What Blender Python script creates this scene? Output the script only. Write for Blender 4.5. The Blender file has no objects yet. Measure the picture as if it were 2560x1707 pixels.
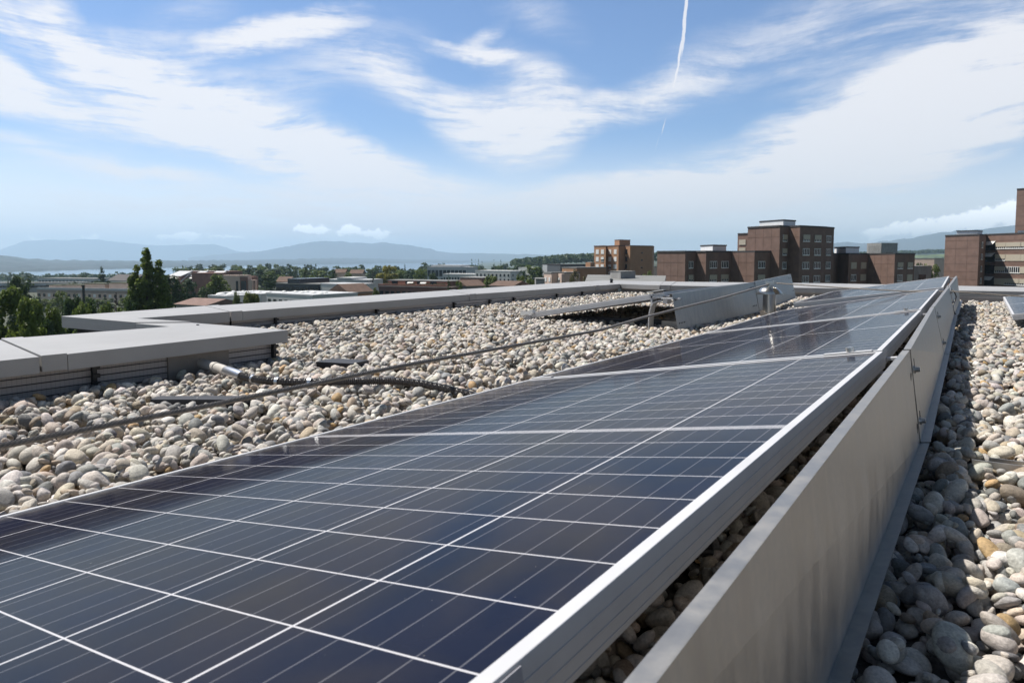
import bpy, math, random
import numpy as np
from mathutils import Vector, Matrix

random.seed(7)
SC = bpy.context.scene
COL = SC.collection
R = math.radians

# ------------------------------------------------------------------ camera
CAM = np.array([0.208, -0.8698, 0.2092])
cam_d = bpy.data.cameras.new('camera')
cam = bpy.data.objects.new('camera', cam_d)
COL.objects.link(cam)
cam.matrix_world = Matrix(((0.8035, -0.0405, 0.5939, CAM[0]),
                           (0.5953, 0.0546, -0.8016, CAM[1]),
                           (0.0, 0.9977, 0.0680, CAM[2]),
                           (0, 0, 0, 1)))
cam_d.lens = 23.738
cam_d.sensor_width = 36
cam_d.shift_y = -0.0365
cam_d.clip_start = 0.02
cam_d.clip_end = 60000
cam_d.dof.use_dof = True
cam_d.dof.focus_distance = 2.0
cam_d.dof.aperture_fstop = 18
SC.camera = cam

# ------------------------------------------------------------------ sky and sun
SUN_DIR = Vector((-0.60, -0.12, 1.0)).normalized()      # towards the sun
SUN_EL = math.asin(SUN_DIR.z)
SUN_AZ = math.atan2(SUN_DIR.x, SUN_DIR.y)
sun_d = bpy.data.lights.new('sun', 'SUN')
sun_d.energy = 5.0
sun_d.angle = R(0.53)
sun_d.color = (1.0, 0.955, 0.89)
sun = bpy.data.objects.new('sun', sun_d)
COL.objects.link(sun)
sun.rotation_euler = SUN_DIR.to_track_quat('Z', 'Y').to_euler()
SC.view_settings.view_transform = 'Standard'
SC.view_settings.look = 'None'
SC.view_settings.exposure = 0.42
SC.view_settings.gamma = 1.0
SC.cycles.use_denoising = True
SC.cycles.max_bounces = 8
SC.cycles.volume_bounces = 1
SC.cycles.transparent_max_bounces = 12

F_AX = np.array([-0.5953, 0.8035, 0.0])    # level forward axis (where the camera looks)
R_AX = np.array([0.8035, 0.5953, 0.0])     # level right axis
FOC = 1692.0


class Nodes:
    """small builder for node trees"""
    def __init__(s, tree):
        s.t = tree
        s.t.nodes.clear()

    def n(s, kind, **kw):
        nd = s.t.nodes.new(kind)
        for k, v in kw.items():
            setattr(nd, k, v)
        return nd

    def link(s, a, b):
        s.t.links.new(a, b)

    def put(s, sock, v):
        if isinstance(v, bpy.types.NodeSocket):
            s.link(v, sock)
        elif v is not None:
            sock.default_value = v

    def m(s, op, a, b=None, c=None, clamp=False):
        nd = s.n('ShaderNodeMath', operation=op, use_clamp=clamp)
        s.put(nd.inputs[0], a)
        s.put(nd.inputs[1], b)
        s.put(nd.inputs[2], c)
        return nd.outputs[0]

    def vm(s, op, a, b=None, out=0):
        nd = s.n('ShaderNodeVectorMath', operation=op)
        s.put(nd.inputs[0], a)
        if op == 'SCALE':
            s.put(nd.inputs['Scale'], b)
        else:
            s.put(nd.inputs[1], b)
        return nd.outputs[out]

    def ss(s, v, lo, hi, a=0.0, b=1.0):
        nd = s.n('ShaderNodeMapRange', interpolation_type='SMOOTHSTEP')
        s.put(nd.inputs[0], v)
        for i, x in enumerate((lo, hi, a, b)):
            s.put(nd.inputs[i + 1], x)
        return nd.outputs[0]

    def noise(s, vec, scale, detail=4, rough=0.55, dist=0.0, color=False):
        nd = s.n('ShaderNodeTexNoise')
        if vec is not None:
            s.link(vec, nd.inputs['Vector'])
        nd.inputs['Scale'].default_value = scale
        nd.inputs['Detail'].default_value = detail
        nd.inputs['Roughness'].default_value = rough
        nd.inputs['Distortion'].default_value = dist
        return nd.outputs['Color' if color else 'Fac']

    def mix(s, f, a, b, mode='MIX'):
        nd = s.n('ShaderNodeMix', data_type='RGBA', blend_type=mode)
        s.put(nd.inputs[0], f)
        s.put(nd.inputs[6], a)
        s.put(nd.inputs[7], b)
        return nd.outputs[2]

    def map(s, vec, loc=(0, 0, 0), rot=(0, 0, 0), scale=(1, 1, 1), kind='POINT'):
        nd = s.n('ShaderNodeMapping', vector_type=kind)
        s.link(vec, nd.inputs['Vector'])
        nd.inputs['Location'].default_value = loc
        nd.inputs['Rotation'].default_value = rot
        nd.inputs['Scale'].default_value = scale
        return nd.outputs[0]


world = bpy.data.worlds.new('World')
SC.world = world
world.use_nodes = True
N = Nodes(world.node_tree)
sky = N.n('ShaderNodeTexSky', sky_type='NISHITA', sun_disc=False)
sky.sun_elevation = SUN_EL
sky.sun_rotation = SUN_AZ
sky.altitude = 400
sky.air_density = 1.0
sky.dust_density = 0.6
sky.ozone_density = 1.6
geo = N.n('ShaderNodeTexCoord').outputs['Generated']
dF = N.vm('DOT_PRODUCT', geo, tuple(F_AX), 1)
dR = N.vm('DOT_PRODUCT', geo, tuple(R_AX), 1)
sp = N.n('ShaderNodeSeparateXYZ')
N.link(geo, sp.inputs[0])
dZ = sp.outputs[2]
az = N.m('ARCTAN2', dR, dF)
el = N.m('ARCSINE', dZ)
cb = N.n('ShaderNodeCombineXYZ')
N.link(az, cb.inputs[0])
N.link(el, cb.inputs[1])
AE = cb.outputs[0]
# soft warp of the cloud field
w1 = N.vm('SUBTRACT', N.noise(AE, 2.6, 2, 0.45, color=True), (0.5, 0.5, 0.5))
w2 = N.vm('SUBTRACT', N.noise(AE, 14.0, 4, 0.6, color=True), (0.5, 0.5, 0.5))
AEw = N.vm('ADD', N.vm('ADD', AE, N.vm('SCALE', w1, 0.10)), N.vm('SCALE', w2, 0.026))
AEw = N.vm('MULTIPLY', AEw, (1, 1, 0))


def ae(x, y):
    """azimuth and elevation of a sky feature (photo overview scale 2352 px)"""
    X, Y = x * 1.0884, y * 1.0884
    u = (X - 1280) / 1688.04
    v = (760 - Y) / 1688.04
    th = math.atan((760 - 645) / 1688.04)
    fw = math.cos(th) + v * math.sin(th)
    up = v * math.cos(th) - math.sin(th)
    return math.atan2(u, fw), math.atan2(up, math.hypot(u, fw))


def stroke(x, y, a, b, ang, inten, vec, soft='SPHERICAL'):
    c = ae(x, y)
    k = 1.0884 / 1692 * math.cos(c[0]) ** 1.5
    mp = N.map(vec, (c[0], c[1], 0), (0, 0, R(ang)), (a * k, b * k, 1), 'TEXTURE')
    g = N.n('ShaderNodeTexGradient', gradient_type=soft)
    N.link(mp, g.inputs[0])
    return N.m('MULTIPLY', g.outputs['Fac'], inten)


CIRRUS = [(150, 100, 330, 75, -28, 1.9), (10, 170, 150, 90, -50, 1.4), (190, 245, 440, 90, -10, 1.6),
          (150, 20, 150, 60, -60, 1.2), (330, 130, 170, 90, -10, 0.8), (60, 330, 300, 40, -4, 0.7),
          (400, 215, 260, 100, -30, 0.9), (540, 250, 250, 125, 5, 1.5), (650, 88, 230, 40, 13, 2.2), (830, 130, 200, 90, 10, 0.6), (960, 210, 200, 60, -25, 0.7),
          (430, 70, 200, 80, 25, 0.55), (650, 320, 420, 95, -17, 2.2), (760, 350, 240, 60, -8, 1.1),
          (1010, 430, 420, 60, -12, 1.0), (1150, 290, 200, 105, -10, 2.6), (1080, 120, 150, 22, -6, 1.5),
          (1230, 170, 230, 60, -20, 0.9), (1110, 78, 75, 22, 15, 0.9), (1420, 235, 300, 55, 16, 1.0),
          (1270, 245, 130, 80, -30, 0.9), (1230, 40, 160, 50, -20, 0.6),
          (1700, 120, 420, 90, 18, 0.65), (2080, 60, 460, 170, 20, 0.75), (1850, 340, 600, 125, 15, 2.6),
          (2230, 230, 380, 200, 20, 2.3), (1500, 440, 560, 85, 8, 1.5), (2150, 330, 400, 100, 14, 1.5),
          (1200, 500, 1100, 110, 0, 1.3), (500, 490, 1000, 120, 0, 0.6), (250, 385, 330, 40, -3, 0.6),
          (900, 200, 300, 70, -10, 0.5), (380, 400, 250, 30, 4, 0.4)]
dens = None
for s_ in CIRRUS:
    g = stroke(*s_, AEw)
    dens = g if dens is None else N.m('ADD', dens, g)
# generic cirrus behind and beside the camera
back = N.ss(N.m('ABSOLUTE', az), 0.85, 1.25)
dens = N.m('ADD', dens, N.m('MULTIPLY', back, 0.10))
fib = N.map(N.vm('ADD', AE, N.vm('SCALE', w1, 0.09)), (0, 0, 0), (0, 0, R(-18)), (1.7, 11.0, 1))
f1 = N.noise(fib, 2.6, 9, 0.66, 0.0)
fib2 = N.map(N.vm('ADD', AE, N.vm('SCALE', w1, 0.09)), (3, 1, 0), (0, 0, R(24)), (1.9, 13.0, 1))
f2 = N.noise(fib2, 2.8, 9, 0.66, 0.0)
leftw = N.ss(az, -0.15, 0.15)
fibm = N.mix(leftw, f2, f1)
fib3 = N.map(N.vm('ADD', AE, N.vm('SCALE', w1, 0.16)), (5, 2, 0), (0, 0, R(6)), (4.0, 26.0, 1))
f3 = N.noise(fib3, 2.6, 9, 0.68, 0.0)
bw = N.n('ShaderNodeRGBToBW')
N.link(fibm, bw.inputs[0])
puff = N.noise(AEw, 8.0, 10, 0.68)
tex = N.m('ADD', N.m('MULTIPLY', bw.outputs[0], 0.85), N.m('ADD', N.m('MULTIPLY', puff, 0.35), N.m('MULTIPLY', f3, 0.40)))
dd = N.m('MULTIPLY', dens, N.ss(tex, 0.60, 1.00, 0.22, 1.50))
alpha = N.m('MULTIPLY', N.m('POWER', N.ss(dd, 0.0, 1.5, 0.0, 1.0), 0.85), 0.95)
# small heaped clouds low on the horizon
w3 = N.vm('SUBTRACT', N.noise(AE, 60.0, 5, 0.65, color=True), (0.5, 0.5, 0.5))
AEc = N.vm('MULTIPLY', N.vm('ADD', AE, N.vm('SCALE', w3, 0.030)), (1, 1, 0))
CUM = [(716, 527, 48, 14, 3, 3), (800, 528, 38, 14, 0, 3), (850, 536, 60, 12, -3, 2.4), (385, 546, 34, 11, 0, 2.2),
       (430, 544, 40, 12, 0, 2.6), (520, 543, 60, 5, 0, 1.4), (90, 552, 40, 7, 0, 1.6), (150, 553, 60, 9, 3, 2.2),
       (200, 549, 40, 9, 3, 1.6),
       (2040, 530, 75, 20, 8, 2.2), (2110, 522, 75, 24, 10, 2.6), (2180, 514, 75, 26, 10, 2.6), (2260, 500, 90, 34, 10, 2.8),
       (2330, 488, 70, 40, 10, 2.6)]
cd = None
for s_ in CUM:
    g = stroke(*s_, AEc)
    cd = g if cd is None else N.m('MAXIMUM', cd, g)
calpha = N.ss(cd, 0.25, 0.9, 0, 0.85)
# condensation trail
AEt = N.vm('MULTIPLY', N.vm('ADD', N.vm('ADD', AE, N.vm('SCALE', w2, 0.008)), N.vm('SCALE', w3, 0.003)), (1, 1, 0))
ct = None
for s_ in [(1575, 40, 100, 4.6, 86, 2.4), (1564, 120, 75, 3.8, 80, 2.0), (1553, 172, 42, 3, 76, 1.6), (1524, 292, 30, 2.2, 75, .9), (1510, 330, 36, 2.0, 74, .5)]:
    g = stroke(*s_, AEt)
    ct = g if ct is None else N.m('MAXIMUM', ct, g)
talpha = N.ss(ct, 0.1, 1.0, 0, 0.85)
# whiter air near the horizon, kept weak outside the view to cut fill
hz = N.m('MULTIPLY', N.ss(el, -0.03, 0.19, 0.92, 0.0), N.ss(N.m('ABSOLUTE', az), 0.7, 1.3, 1.0, 0.12))
SKY_K = 0.10
# blue sky dimmed overhead and outside the view, to cut fill light
sky_dim = N.m('MULTIPLY', N.ss(el, 0.32, 0.95, 1.0, 0.38), N.ss(N.m('ABSOLUTE', az), 0.8, 1.5, 1.0, 0.38))
skyc = N.vm('SCALE', N.vm('MULTIPLY', sky.outputs[0], (0.69, 0.83, 1.02)), sky_dim)
whiteb = (10.2, 9.9, 9.9, 1)
cloudc = (7.3, 7.2, 7.4, 1)
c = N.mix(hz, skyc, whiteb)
c = N.mix(alpha, c, cloudc)
c = N.mix(calpha, c, (15.0, 15.0, 15.0, 1))
c = N.mix(talpha, c, cloudc)
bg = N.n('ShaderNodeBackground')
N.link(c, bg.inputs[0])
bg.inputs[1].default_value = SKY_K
wo = N.n('ShaderNodeOutputWorld')
N.link(bg.outputs[0], wo.inputs[0])
world.cycles.sampling_method = 'MANUAL'
world.cycles.sample_map_resolution = 1024


# ------------------------------------------------------------------ placing helpers
def W(x, D, y=None, z=None):
    """world point: bearing given on a ruler of 1692 units per unit tangent, D metres ahead; height z or slope y"""
    u = (x - 1280) / FOC
    p = CAM + R_AX * u * D + F_AX * D
    zz = z if z is not None else CAM[2] + (645 - y) / FOC * D
    return np.array([p[0], p[1], zz])


def Hy(y, D):
    return CAM[2] + (645 - y) / FOC * D


# ------------------------------------------------------------------ materials
MATS = {}


def mat(name, color, rough=0.6, metal=0.0, spec=0.5, var=0.0, vscale=3.0, bump=0.0, bscale=30.0, coat=0.0, vcol2=None, stretch=(1, 1, 1)):
    if name in MATS:
        return MATS[name]
    m = bpy.data.materials.new(name)
    m.use_nodes = True
    n = Nodes(m.node_tree)
    b = n.n('ShaderNodeBsdfPrincipled')
    o = n.n('ShaderNodeOutputMaterial')
    n.link(b.outputs[0], o.inputs[0])
    b.inputs['Roughness'].default_value = rough
    b.inputs['Metallic'].default_value = metal
    b.inputs['Specular IOR Level'].default_value = spec
    if coat:
        b.inputs['Coat Weight'].default_value = coat
    oc = n.n('ShaderNodeTexCoord').outputs['Object']
    oc = n.map(oc, scale=stretch)
    c4 = (*color, 1)
    if var > 0:
        c2 = vcol2 or tuple(x * (1 - var) for x in color)
        f = n.noise(oc, vscale, 6, 0.6)
        f = n.ss(f, 0.3, 0.7)
        n.link(n.mix(f, c4, (*c2, 1)), b.inputs['Base Color'])
    else:
        b.inputs['Base Color'].default_value = c4
    if bump > 0:
        bm = n.n('ShaderNodeBump')
        bm.inputs['Strength'].default_value = bump
        bm.inputs['Distance'].default_value = 0.01
        n.link(n.noise(oc, bscale, 5, 0.6), bm.inputs['Height'])
        n.link(bm.outputs[0], b.inputs['Normal'])
    m['bsdf'] = 1
    MATS[name] = m
    return m


def galvanised():
    m = bpy.data.materials.new('galvanised_steel')
    m.use_nodes = True
    n = Nodes(m.node_tree)
    b = n.n('ShaderNodeBsdfPrincipled')
    o = n.n('ShaderNodeOutputMaterial')
    n.link(b.outputs[0], o.inputs[0])
    oc = n.n('ShaderNodeTexCoord').outputs['Object']
    st = n.map(oc, scale=(7, 7, 1.6))
    f = n.ss(n.noise(st, 4.0, 7, 0.62, 0.3), 0.3, 0.72)
    sg = n.n('ShaderNodeTexVoronoi')
    n.link(oc, sg.inputs['Vector'])
    sg.inputs['Scale'].default_value = 160
    bw_ = n.n('ShaderNodeSeparateColor')
    n.link(sg.outputs['Color'], bw_.inputs[0])
    cc = n.mix(f, (0.29, 0.28, 0.265, 1), (0.43, 0.405, 0.37, 1))
    cc = n.mix(n.m('MULTIPLY', bw_.outputs[0], 0.22), cc, (0.24, 0.25, 0.27, 1))
    n.link(cc, b.inputs['Base Color'])
    b.inputs['Metallic'].default_value = 0.6
    n.link(n.m('ADD', n.m('MULTIPLY', f, 0.16), 0.34), b.inputs['Roughness'])
    bm = n.n('ShaderNodeBump')
    bm.inputs['Strength'].default_value = 0.14
    bm.inputs['Distance'].default_value = 0.01
    n.link(n.noise(n.map(oc, scale=(5, 5, 2)), 3.0, 3, 0.5), bm.inputs['Height'])
    n.link(bm.outputs[0], b.inputs['Normal'])
    return m


def glass_cells():
    """half-cut cell pattern under glass; UV in metres: x down the slope, y along the row"""
    m = bpy.data.materials.new('solar_cells')
    m.use_nodes = True
    n = Nodes(m.node_tree)
    b = n.n('ShaderNodeBsdfPrincipled')
    o = n.n('ShaderNodeOutputMaterial')
    n.link(b.outputs[0], o.inputs[0])
    uv = n.n('ShaderNodeUVMap').outputs[0]
    s = n.n('ShaderNodeSeparateXYZ')
    n.link(uv, s.inputs[0])
    x, y = s.outputs[0], s.outputs[1]
    P1, P2, MG = 0.159, 0.0748, 0.009

    def line(v, pitch, hw):
        fr = n.m('FRACT', n.m('ADD', n.m('DIVIDE', v, pitch), 0.5))
        d = n.m('MULTIPLY', n.m('ABSOLUTE', n.m('SUBTRACT', fr, 0.5)), pitch)
        return n.m('LESS_THAN', d, hw)
    gx = line(x, P1, 0.0012)
    ay = n.m('ABSOLUTE', y)
    gy = n.m('MULTIPLY', line(n.m('SUBTRACT', ay, MG), P2, 0.0008), n.m('GREATER_THAN', ay, MG * 0.5))
    mid = n.m('LESS_THAN', n.m('ABSOLUTE', n.m('SUBTRACT', ay, 0.0035)), 0.0025)
    mid = n.m('LESS_THAN', n.m('ABSOLUTE', n.m('SUBTRACT', ay, 0.0035)), 0.0018)
    white = n.m('MAXIMUM', n.m('MAXIMUM', gx, gy), mid)
    # five bus bars a cell
    bb = line(n.m('ADD', x, 0.0159), P1 / 5, 0.00055)
    cell = n.n('ShaderNodeCombineXYZ')
    n.link(n.m('FLOOR', n.m('DIVIDE', x, P1)), cell.inputs[0])
    n.link(n.m('FLOOR', n.m('DIVIDE', y, P2)), cell.inputs[1])
    wn = n.n('ShaderNodeTexWhiteNoise', noise_dimensions='2D')
    n.link(cell.outputs[0], wn.inputs['Vector'])
    base = n.mix(wn.outputs['Value'], (0.0065, 0.009, 0.026, 1), (0.010, 0.012, 0.024, 1))
    cloud = n.ss(n.noise(uv, 4.5, 4, 0.6), 0.4, 0.7)
    base = n.mix(cloud, base, (0.012, 0.0115, 0.017, 1))
    base = n.mix(n.m('MULTIPLY', bb, 0.55), base, (0.20, 0.20, 0.22, 1))
    base = n.mix(white, base, (0.52, 0.51, 0.53, 1))
    film = n.m('MULTIPLY', n.ss(n.noise(uv, 9, 6, 0.7), 0.35, 0.75), 0.018)
    low = n.m('MULTIPLY', n.ss(x, 0.90, 0.957), n.ss(n.noise(uv, 25, 5, 0.7), 0.3, 0.7, 0.06, 0.22))
    spk = n.m('MULTIPLY', n.m('GREATER_THAN', n.noise(uv, 190, 2, 0.5), 0.77), 0.35)
    base = n.mix(n.m('MAXIMUM', n.m('ADD', film, low), spk), base, (0.30, 0.28, 0.25, 1))
    n.link(base, b.inputs['Base Color'])
    b.inputs['Roughness'].default_value = 0.6
    b.inputs['Specular IOR Level'].default_value = 0.0
    b.inputs['Coat Weight'].default_value = 0.55
    b.inputs['Coat IOR'].default_value = 1.25
    b.inputs['Coat Roughness'].default_value = 0.09
    dust = n.noise(uv, 60, 5, 0.7)
    n.link(n.ss(dust, 0.3, 0.8, 0.07, 0.12), b.inputs['Coat Roughness'])
    return m


M_ALU = mat('anodised_aluminium', (0.60, 0.595, 0.60), 0.45, 0.12, var=0.08, vscale=20)
M_ALUD = mat('aluminium_groove', (0.62, 0.62, 0.63), 0.4, 0.4)
M_GALV = galvanised()
M_CELL = glass_cells()
M_CAP = mat('coated_sheet_grey', (0.365, 0.36, 0.355), 0.52, 0.0, 0.4, var=0.11, vscale=3.5, bump=0.06, bscale=3)
M_BLACK = mat('black_plastic', (0.02, 0.02, 0.022), 0.45, var=0.3, vscale=10)
M_STEEL = mat('stainless_steel', (0.62, 0.60, 0.56), 0.28, 0.95, var=0.12, vscale=12, stretch=(1, 1, 0.2))
M_ZINC = mat('zinc_clamp', (0.70, 0.71, 0.73), 0.3, 0.9)
M_PIPE = mat('grey_plastic_pipe', (0.52, 0.49, 0.45), 0.55, var=0.12, vscale=20)
M_RUB = mat('rubber_strip', (0.035, 0.036, 0.042), 0.6, var=0.2, vscale=10)
M_PLATE = mat('render_plate', (0.30, 0.27, 0.24), 0.85, var=0.12, vscale=8, bump=0.2, bscale=200)
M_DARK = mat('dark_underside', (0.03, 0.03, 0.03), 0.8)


# ------------------------------------------------------------------ mesh helpers
class MB:
    def __init__(s):
        s.v = []
        s.f = []

    def add(s, vs, fs):
        k = len(s.v)
        s.v += [tuple(map(float, p)) for p in vs]
        s.f += [tuple(i + k for i in f) for f in fs]
        return s

    def prism(s, poly, z0, z1):
        """poly: xy list counter-clockwise; z0/z1 numbers"""
        n_ = len(poly)
        vs = [(p[0], p[1], z0) for p in poly] + [(p[0], p[1], z1) for p in poly]
        fs = [tuple(range(n_ - 1, -1, -1)), tuple(range(n_, 2 * n_))]
        fs += [(i, (i + 1) % n_, n_ + (i + 1) % n_, n_ + i) for i in range(n_)]
        return s.add(vs, fs)

    def hexa(s, b, t):
        return s.add(list(b) + list(t), [(3, 2, 1, 0), (4, 5, 6, 7), (0, 1, 5, 4), (1, 2, 6, 5), (2, 3, 7, 6), (3, 0, 4, 7)])

    def box(s, c, h, ax=None):
        """centre, half sizes, optional 3 axes"""
        ax = ax if ax is not None else np.eye(3)
        ax = np.array(ax, float)
        c = np.array(c, float)
        P = [c + ax[0] * h[0] * i + ax[1] * h[1] * j + ax[2] * h[2] * k for k in (-1, 1) for i, j in ((-1, -1), (1, -1), (1, 1), (-1, 1))]
        return s.hexa(P[:4], P[4:])

    def tube(s, pts, r, seg=10, cap=True):
        pts = [np.array(p, float) for p in pts]
        rr = r if isinstance(r, (list, tuple, np.ndarray)) else [r] * len(pts)
        k = len(s.v)
        up = np.array([0, 0, 1.0])
        for i, p in enumerate(pts):
            d = pts[min(i + 1, len(pts) - 1)] - pts[max(i - 1, 0)]
            d = d / (np.linalg.norm(d) + 1e-12)
            a = np.cross(d, up)
            if np.linalg.norm(a) < 0.05:
                a = np.cross(d, (1, 0, 0))
            a /= np.linalg.norm(a)
            b = np.cross(a, d)
            for j in range(seg):
                t = 2 * math.pi * j / seg
                s.v.append(tuple(p + rr[i] * (math.cos(t) * a + math.sin(t) * b)))
        for i in range(len(pts) - 1):
            for j in range(seg):
                s.f.append((k + i * seg + j, k + i * seg + (j + 1) % seg, k + (i + 1) * seg + (j + 1) % seg, k + (i + 1) * seg + j))
        if cap:
            s.f.append(tuple(k + j for j in range(seg))[::-1])
            e = k + (len(pts) - 1) * seg
            s.f.append(tuple(e + j for j in range(seg)))
        return s

    def build(s, name, m, parent=None, smooth=False, bevel=0.0, fix=True, world_to=None):
        me = bpy.data.meshes.new(name)
        vs = s.v
        off = None
        if parent is not None:
            off = parent.location
            vs = [(p[0] - off.x, p[1] - off.y, p[2] - off.z) for p in vs]
            if parent.parent is not None:
                g = parent.parent.location
                vs = [(p[0] - g.x, p[1] - g.y, p[2] - g.z) for p in vs]
        elif world_to is not None:
            vs = [(p[0] - world_to[0], p[1] - world_to[1], p[2] - world_to[2]) for p in vs]
        me.from_pydata(vs, [], s.f)
        if fix:
            import bmesh
            bm = bmesh.new()
            bm.from_mesh(me)
            bmesh.ops.recalc_face_normals(bm, faces=bm.faces)
            bm.to_mesh(me)
            bm.free()
        me.update()
        if smooth:
            for p in me.polygons:
                p.use_smooth = True
            try:
                me.set_sharp_from_angle(angle=R(40))
            except Exception:
                pass
        o = bpy.data.objects.new(name, me)
        COL.objects.link(o)
        if m is not None:
            me.materials.append(m)
        if parent is not None:
            o.parent = parent
        elif world_to is not None:
            o.location = world_to
        if bevel > 0:
            bv = o.modifiers.new('bevel', 'BEVEL')
            bv.width = bevel
            bv.segments = 2
            bv.limit_method = 'ANGLE'
        return o


def tag(o, label=None, cat=None, group=None, kind=None):
    if label:
        o['label'] = label
    if cat:
        o['category'] = cat
    if group:
        o['group'] = group
    if kind:
        o['kind'] = kind
    return o


def thing(name, loc, label, cat, group=None):
    o = bpy.data.objects.new(name, None)
    o.location = tuple(map(float, loc))
    o.empty_display_size = 0.2
    COL.objects.link(o)
    return tag(o, label, cat, group)


def lerp(a, b, t):
    return np.array(a, float) * (1 - t) + np.array(b, float) * t


def sstep(x, a, b):
    t = np.clip((x - a) / (b - a), 0, 1)
    return t * t * (3 - 2 * t)


# ------------------------------------------------------------------ terrain, lake, far hills
def terr_z(r, F):
    """ground height from level coordinates r (right) and F (ahead)"""
    base = -21 - 43 * sstep(F, 300, 2100)
    right = sstep(r / np.maximum(F, 1), -0.10, 0.25)
    up = -21 + 5 * sstep(F, 500, 1500) + 24 * sstep(F, 1500, 3600)
    return base * (1 - right) + up * right


def grid_obj(name, fs, us, zf, m, kind='structure'):
    """sheet over a fan of bearings us and distances fs"""
    U, Fg = np.meshgrid(us, fs)
    r = U * Fg
    X = CAM[0] + R_AX[0] * r + F_AX[0] * Fg
    Y = CAM[1] + R_AX[1] * r + F_AX[1] * Fg
    Z = zf(r, Fg)
    V = np.stack([X, Y, Z], -1).reshape(-1, 3)
    a, b = U.shape
    idx = np.arange(a * b).reshape(a, b)
    q = np.stack([idx[:-1, :-1], idx[:-1, 1:], idx[1:, 1:], idx[1:, :-1]], -1).reshape(-1, 4)
    me = bpy.data.meshes.new(name)
    me.from_pydata(V.tolist(), [], q.tolist())
    me.polygons.foreach_set('use_smooth', [True] * len(q))
    o = bpy.data.objects.new(name, me)
    COL.objects.link(o)
    me.materials.append(m)
    return tag(o, kind=kind)


M_LAND = mat('town_ground', (0.035, 0.055, 0.020), 0.9, var=0.6, vscale=0.02, vcol2=(0.06, 0.065, 0.04))
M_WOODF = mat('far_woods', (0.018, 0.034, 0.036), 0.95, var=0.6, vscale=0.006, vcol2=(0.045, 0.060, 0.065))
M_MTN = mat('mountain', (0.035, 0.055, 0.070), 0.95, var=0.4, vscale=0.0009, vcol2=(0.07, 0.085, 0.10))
M_FIELD = mat('green_field', (0.12, 0.17, 0.06), 0.9, var=0.3, vscale=0.01)

# one ground sheet reaching the horizon
gs = np.concatenate([np.linspace(-400, 300, 20), np.linspace(330, 3600, 60), np.linspace(3800, 24000, 30)])


def ground_sheet():
    fs = gs
    rs = np.concatenate([-np.geomspace(24000, 40, 50), np.geomspace(40, 24000, 50)])
    Rg, Fg = np.meshgrid(rs, fs)
    Z = terr_z(Rg, np.maximum(Fg, 1))
    X = CAM[0] + R_AX[0] * Rg + F_AX[0] * Fg
    Y = CAM[1] + R_AX[1] * Rg + F_AX[1] * Fg
    a, b = Rg.shape
    idx = np.arange(a * b).reshape(a, b)
    q = np.stack([idx[:-1, :-1], idx[:-1, 1:], idx[1:, 1:], idx[1:, :-1]], -1).reshape(-1, 4)
    me = bpy.data.meshes.new('ground')
    me.from_pydata(np.stack([X, Y, Z], -1).reshape(-1, 3).tolist(), [], q.tolist())
    o = bpy.data.objects.new('ground', me)
    COL.objects.link(o)
    me.materials.append(M_LAND)
    tag(o, kind='structure')


ground_sheet()

mw = bpy.data.materials.new('lake_water')
mw.use_nodes = True
n = Nodes(mw.node_tree)
b = n.n('ShaderNodeBsdfPrincipled')
o_ = n.n('ShaderNodeOutputMaterial')
n.link(b.outputs[0], o_.inputs[0])
b.inputs['Base Color'].default_value = (0.05, 0.09, 0.14, 1)
b.inputs['Roughness'].default_value = 0.08
b.inputs['Specular IOR Level'].default_value = 0.5
bm_ = n.n('ShaderNodeBump')
bm_.inputs['Strength'].default_value = 0.03
bm_.inputs['Distance'].default_value = 1.0
n.link(n.noise(n.n('ShaderNodeTexCoord').outputs['Object'], 0.05, 6, 0.6), bm_.inputs['Height'])
n.link(bm_.outputs[0], b.inputs['Normal'])
lk = [(-12000, 1200), (-12000, 16000), (6000, 16000), (420, 9000), (150, 3500), (-250, 1500)]
mb = MB()
mb.add([tuple(CAM[:2] + (R_AX * r_ + F_AX * f_)[:2]) + (-60.0,) for r_, f_ in lk], [tuple(range(len(lk)))])
tag(mb.build('lake', mw, fix=False), kind='structure')

SHORE = np.array([(-6500, 800), (-4000, 1900), (-2600, 2500), (-2190, 2900), (-2133, 3760), (-2060, 5450), (-1728, 6500), (-1340, 8100), (0, 8600), (900, 8700), (3500, 8000)], float)


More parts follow.
